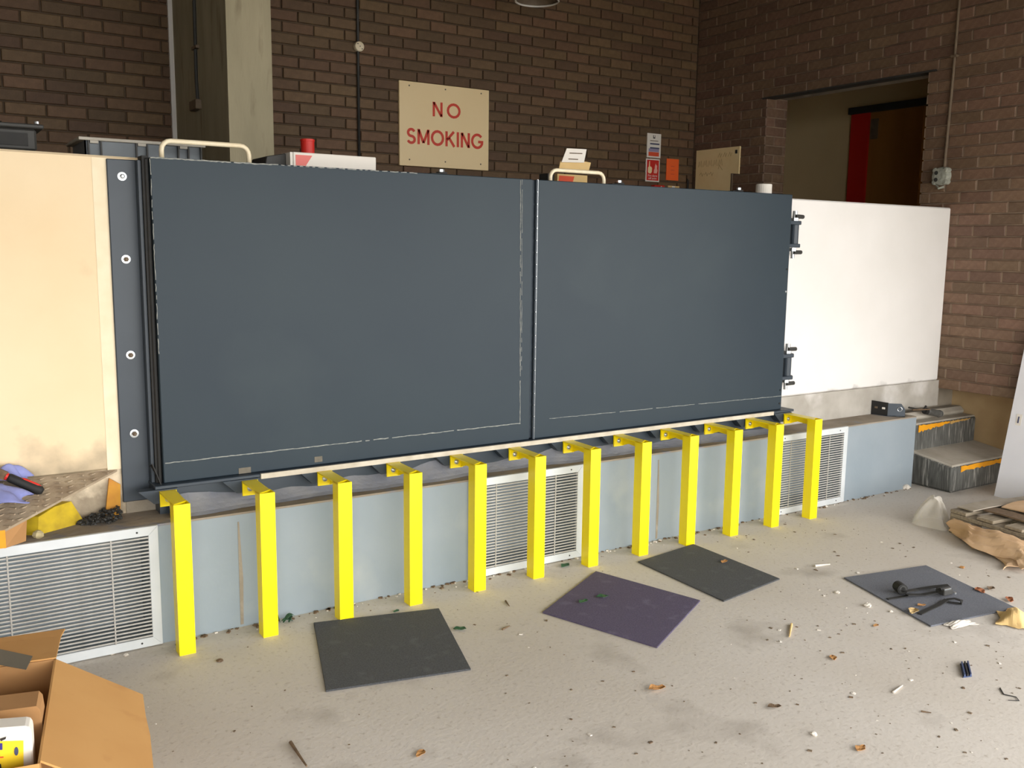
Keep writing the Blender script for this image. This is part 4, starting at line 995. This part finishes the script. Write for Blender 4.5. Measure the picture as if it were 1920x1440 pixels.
for k, (dx, dy, h, ln) in enumerate(((0, 0, .03, .05), (.02, -.01, .02, .06), (-.01, .01, .05, .05), (.04, .0, .015, .05))):
    w0 = surf(531, 1168); b = MB(); a = k*1.1
    def fn(u, v, w0=w0, a=a, h=h, ln=ln, dx=dx, dy=dy):
        return (w0[0]+dx+ln*u*math.cos(a), w0[1]+dy+ln*u*math.sin(a)*.5+(v-.5)*.028*math.sin(PI*min(1, u*.9+.1)), .002+h*math.sin(PI*u*.8))
    b.grid(fn, 6, 3).build('leaf_blade', m_green, t, solid=.001)
stone(1627, 1137, .017, 'white plaster lump on the floor left of the grey tile')
stone(1670, 1147, .009, 'tiny white chip beside the grey tile edge')
stone(1570, 1112, .012, 'white chip on the floor between the charcoal and grey tiles')
stone(1608, 1075, .008, 'small white pebble above the grey tile left corner')
stone(1526, 1378, .012, 'white pebble with a dark side on the open floor')
stone(1600, 1300, .011, 'flat white chip near the blue comb', flat=.2)
stone(1804, 1065, .012, 'orange tinted chip in front of the kraft paper', m_leaf)
stone(412, 1240, .014, 'brown crumb on the floor before the first yellow post', m_twig, .4)
stone(210, 1226, .014, 'white plaster crumb under the vent beside the carton', flat=.4)
stone(236, 1229, .010, 'small bright plaster crumb under the vent beside the carton', flat=.5)
stick([(545, 1395), (560, 1418), (575, 1440)], .006, 'long dry twig on the floor near the carton')
stick([(1484, 1172), (1480, 1196)], .005, 'short pale wood splinter on the floor below the cornerwise tile', m_tan, 'wood_splinter', 'splinter')
stick([(1875, 1291), (1882, 1303), (1905, 1308), (1911, 1315), (1890, 1314)], .0022, 'bent black wire scrap on the floor', m_black, 'wire_scrap', 'wire')
stick([(1727, 1335), (1746, 1338)], .003, 'short brown twig near the bent wire')
stick([(1675, 1300), (1692, 1287)], .004, 'pale splinter in the dusty patch of floor', m_stone, 'wood_splinter', 'splinter')
stick([(942, 1182), (956, 1175)], .004, 'dark twig scrap right of the square charcoal tile')
stick([(948, 1128), (955, 1138)], .004, 'dark twig scrap between post and purple tile')
stick([(1528, 1063), (1556, 1060)], .006, 'flat white batten scrap on the floor above the grey tile', m_stone, 'batten_scrap', 'scrap')
t = thing('blue_comb', 'small dark blue ribbed plastic spacer on the floor', 'spacer', tuple(surf(1811, 1258)))
q = [surf(a, b) for a, b in ((1800, 1246), (1816, 1244), (1822, 1269), (1806, 1271))]
m_bc = mat('dark_blue_plastic', (60, 74, 110), None, rough=.5)
MB().prism(q, (0, 0, .004)).build('base', m_bc, t)
for k in range(3):
    a = q[0]+(q[1]-q[0])*(.1+.35*k); b = q[3]+(q[2]-q[3])*(.1+.35*k); d = (q[1]-q[0])*.16
    MB().prism([a, a+d, b+d, b], (0, 0, .012)).build('rib', m_blk if k == 1 else m_bc, t)
o = kraft(tuple(surf(1902, 1166)), .15, .12, .5, lambda u, v: .055*math.sin(PI*u)*math.sin(PI*v), 21, .35).build('kraft_ball', m_tan, solid=.002); tag(o, 'crumpled tan paper ball beyond the grey tile near corner', 'paper')
o = kraft(tuple(surf(1800, 1172)), .13, .05, -.2, lambda u, v: .016*math.sin(PI*u)*math.sin(PI*v), 31, .25).build('white_scrap', m_stone, solid=.002); tag(o, 'torn white paper scrap at the near corner of the grey tile', 'paper')
# fine grit
gt = MB(); rr = random.Random(5)
for i in range(1100):
    x, y = rr.uniform(.5, 5.4), rr.uniform(1.0, 3.6); q = proj((x, y, 0))
    if q is None or not (250 < q[0] < 1950 and 900 < q[1] < 1480): continue
    if any(abs(x-a) < .36 and abs(y-b) < .36 for a, b in ((1.47, 3.14), (2.51, 2.99), (3.15, 3.13), (3.8, 2.4))) or (x > 4.4 and y > 2.2) : continue
    if rr.random() > .25+.75*max(0, min(1, (q[0]-500)/1200)): continue
    r = rr.choice((.001, .0015, .0015, .002, .002, .003, .0042)); a = rr.uniform(0, 6)
    gt.obox((x, y, r*.35), (r*1.6*math.cos(a), r*1.6*math.sin(a), 0), (-r*math.sin(a), r*math.cos(a), 0), (0, 0, r*.35), 0 if rr.random() < .6 else (1 if rr.random() < .5 else 2))
o = gt.build('floor_grit', [m_conduit, m_stone, m_twig]); tag(o, 'fine grit and dust specks scattered over the floor', 'grit', kind='stuff')
# debris line along the foot of the ledge
db = MB()
for i in range(220):
    x = rr.uniform(.75, 5.45); y = YL-abs(rr.gauss(0, .02))-.004; r = rr.choice((.002, .003, .004, .006)); a = rr.uniform(0, 6)
    db.obox((x, y, r*.5), (r*1.5*math.cos(a), r*1.5*math.sin(a), 0), (-r*math.sin(a), r*math.cos(a), 0), (0, 0, r*.5), rr.choice((0, 0, 1)))
o = db.build('ledge_foot_debris', [m_twig, m_stone]); tag(o, 'line of crumbs along the foot of the ledge', 'debris', kind='stuff')
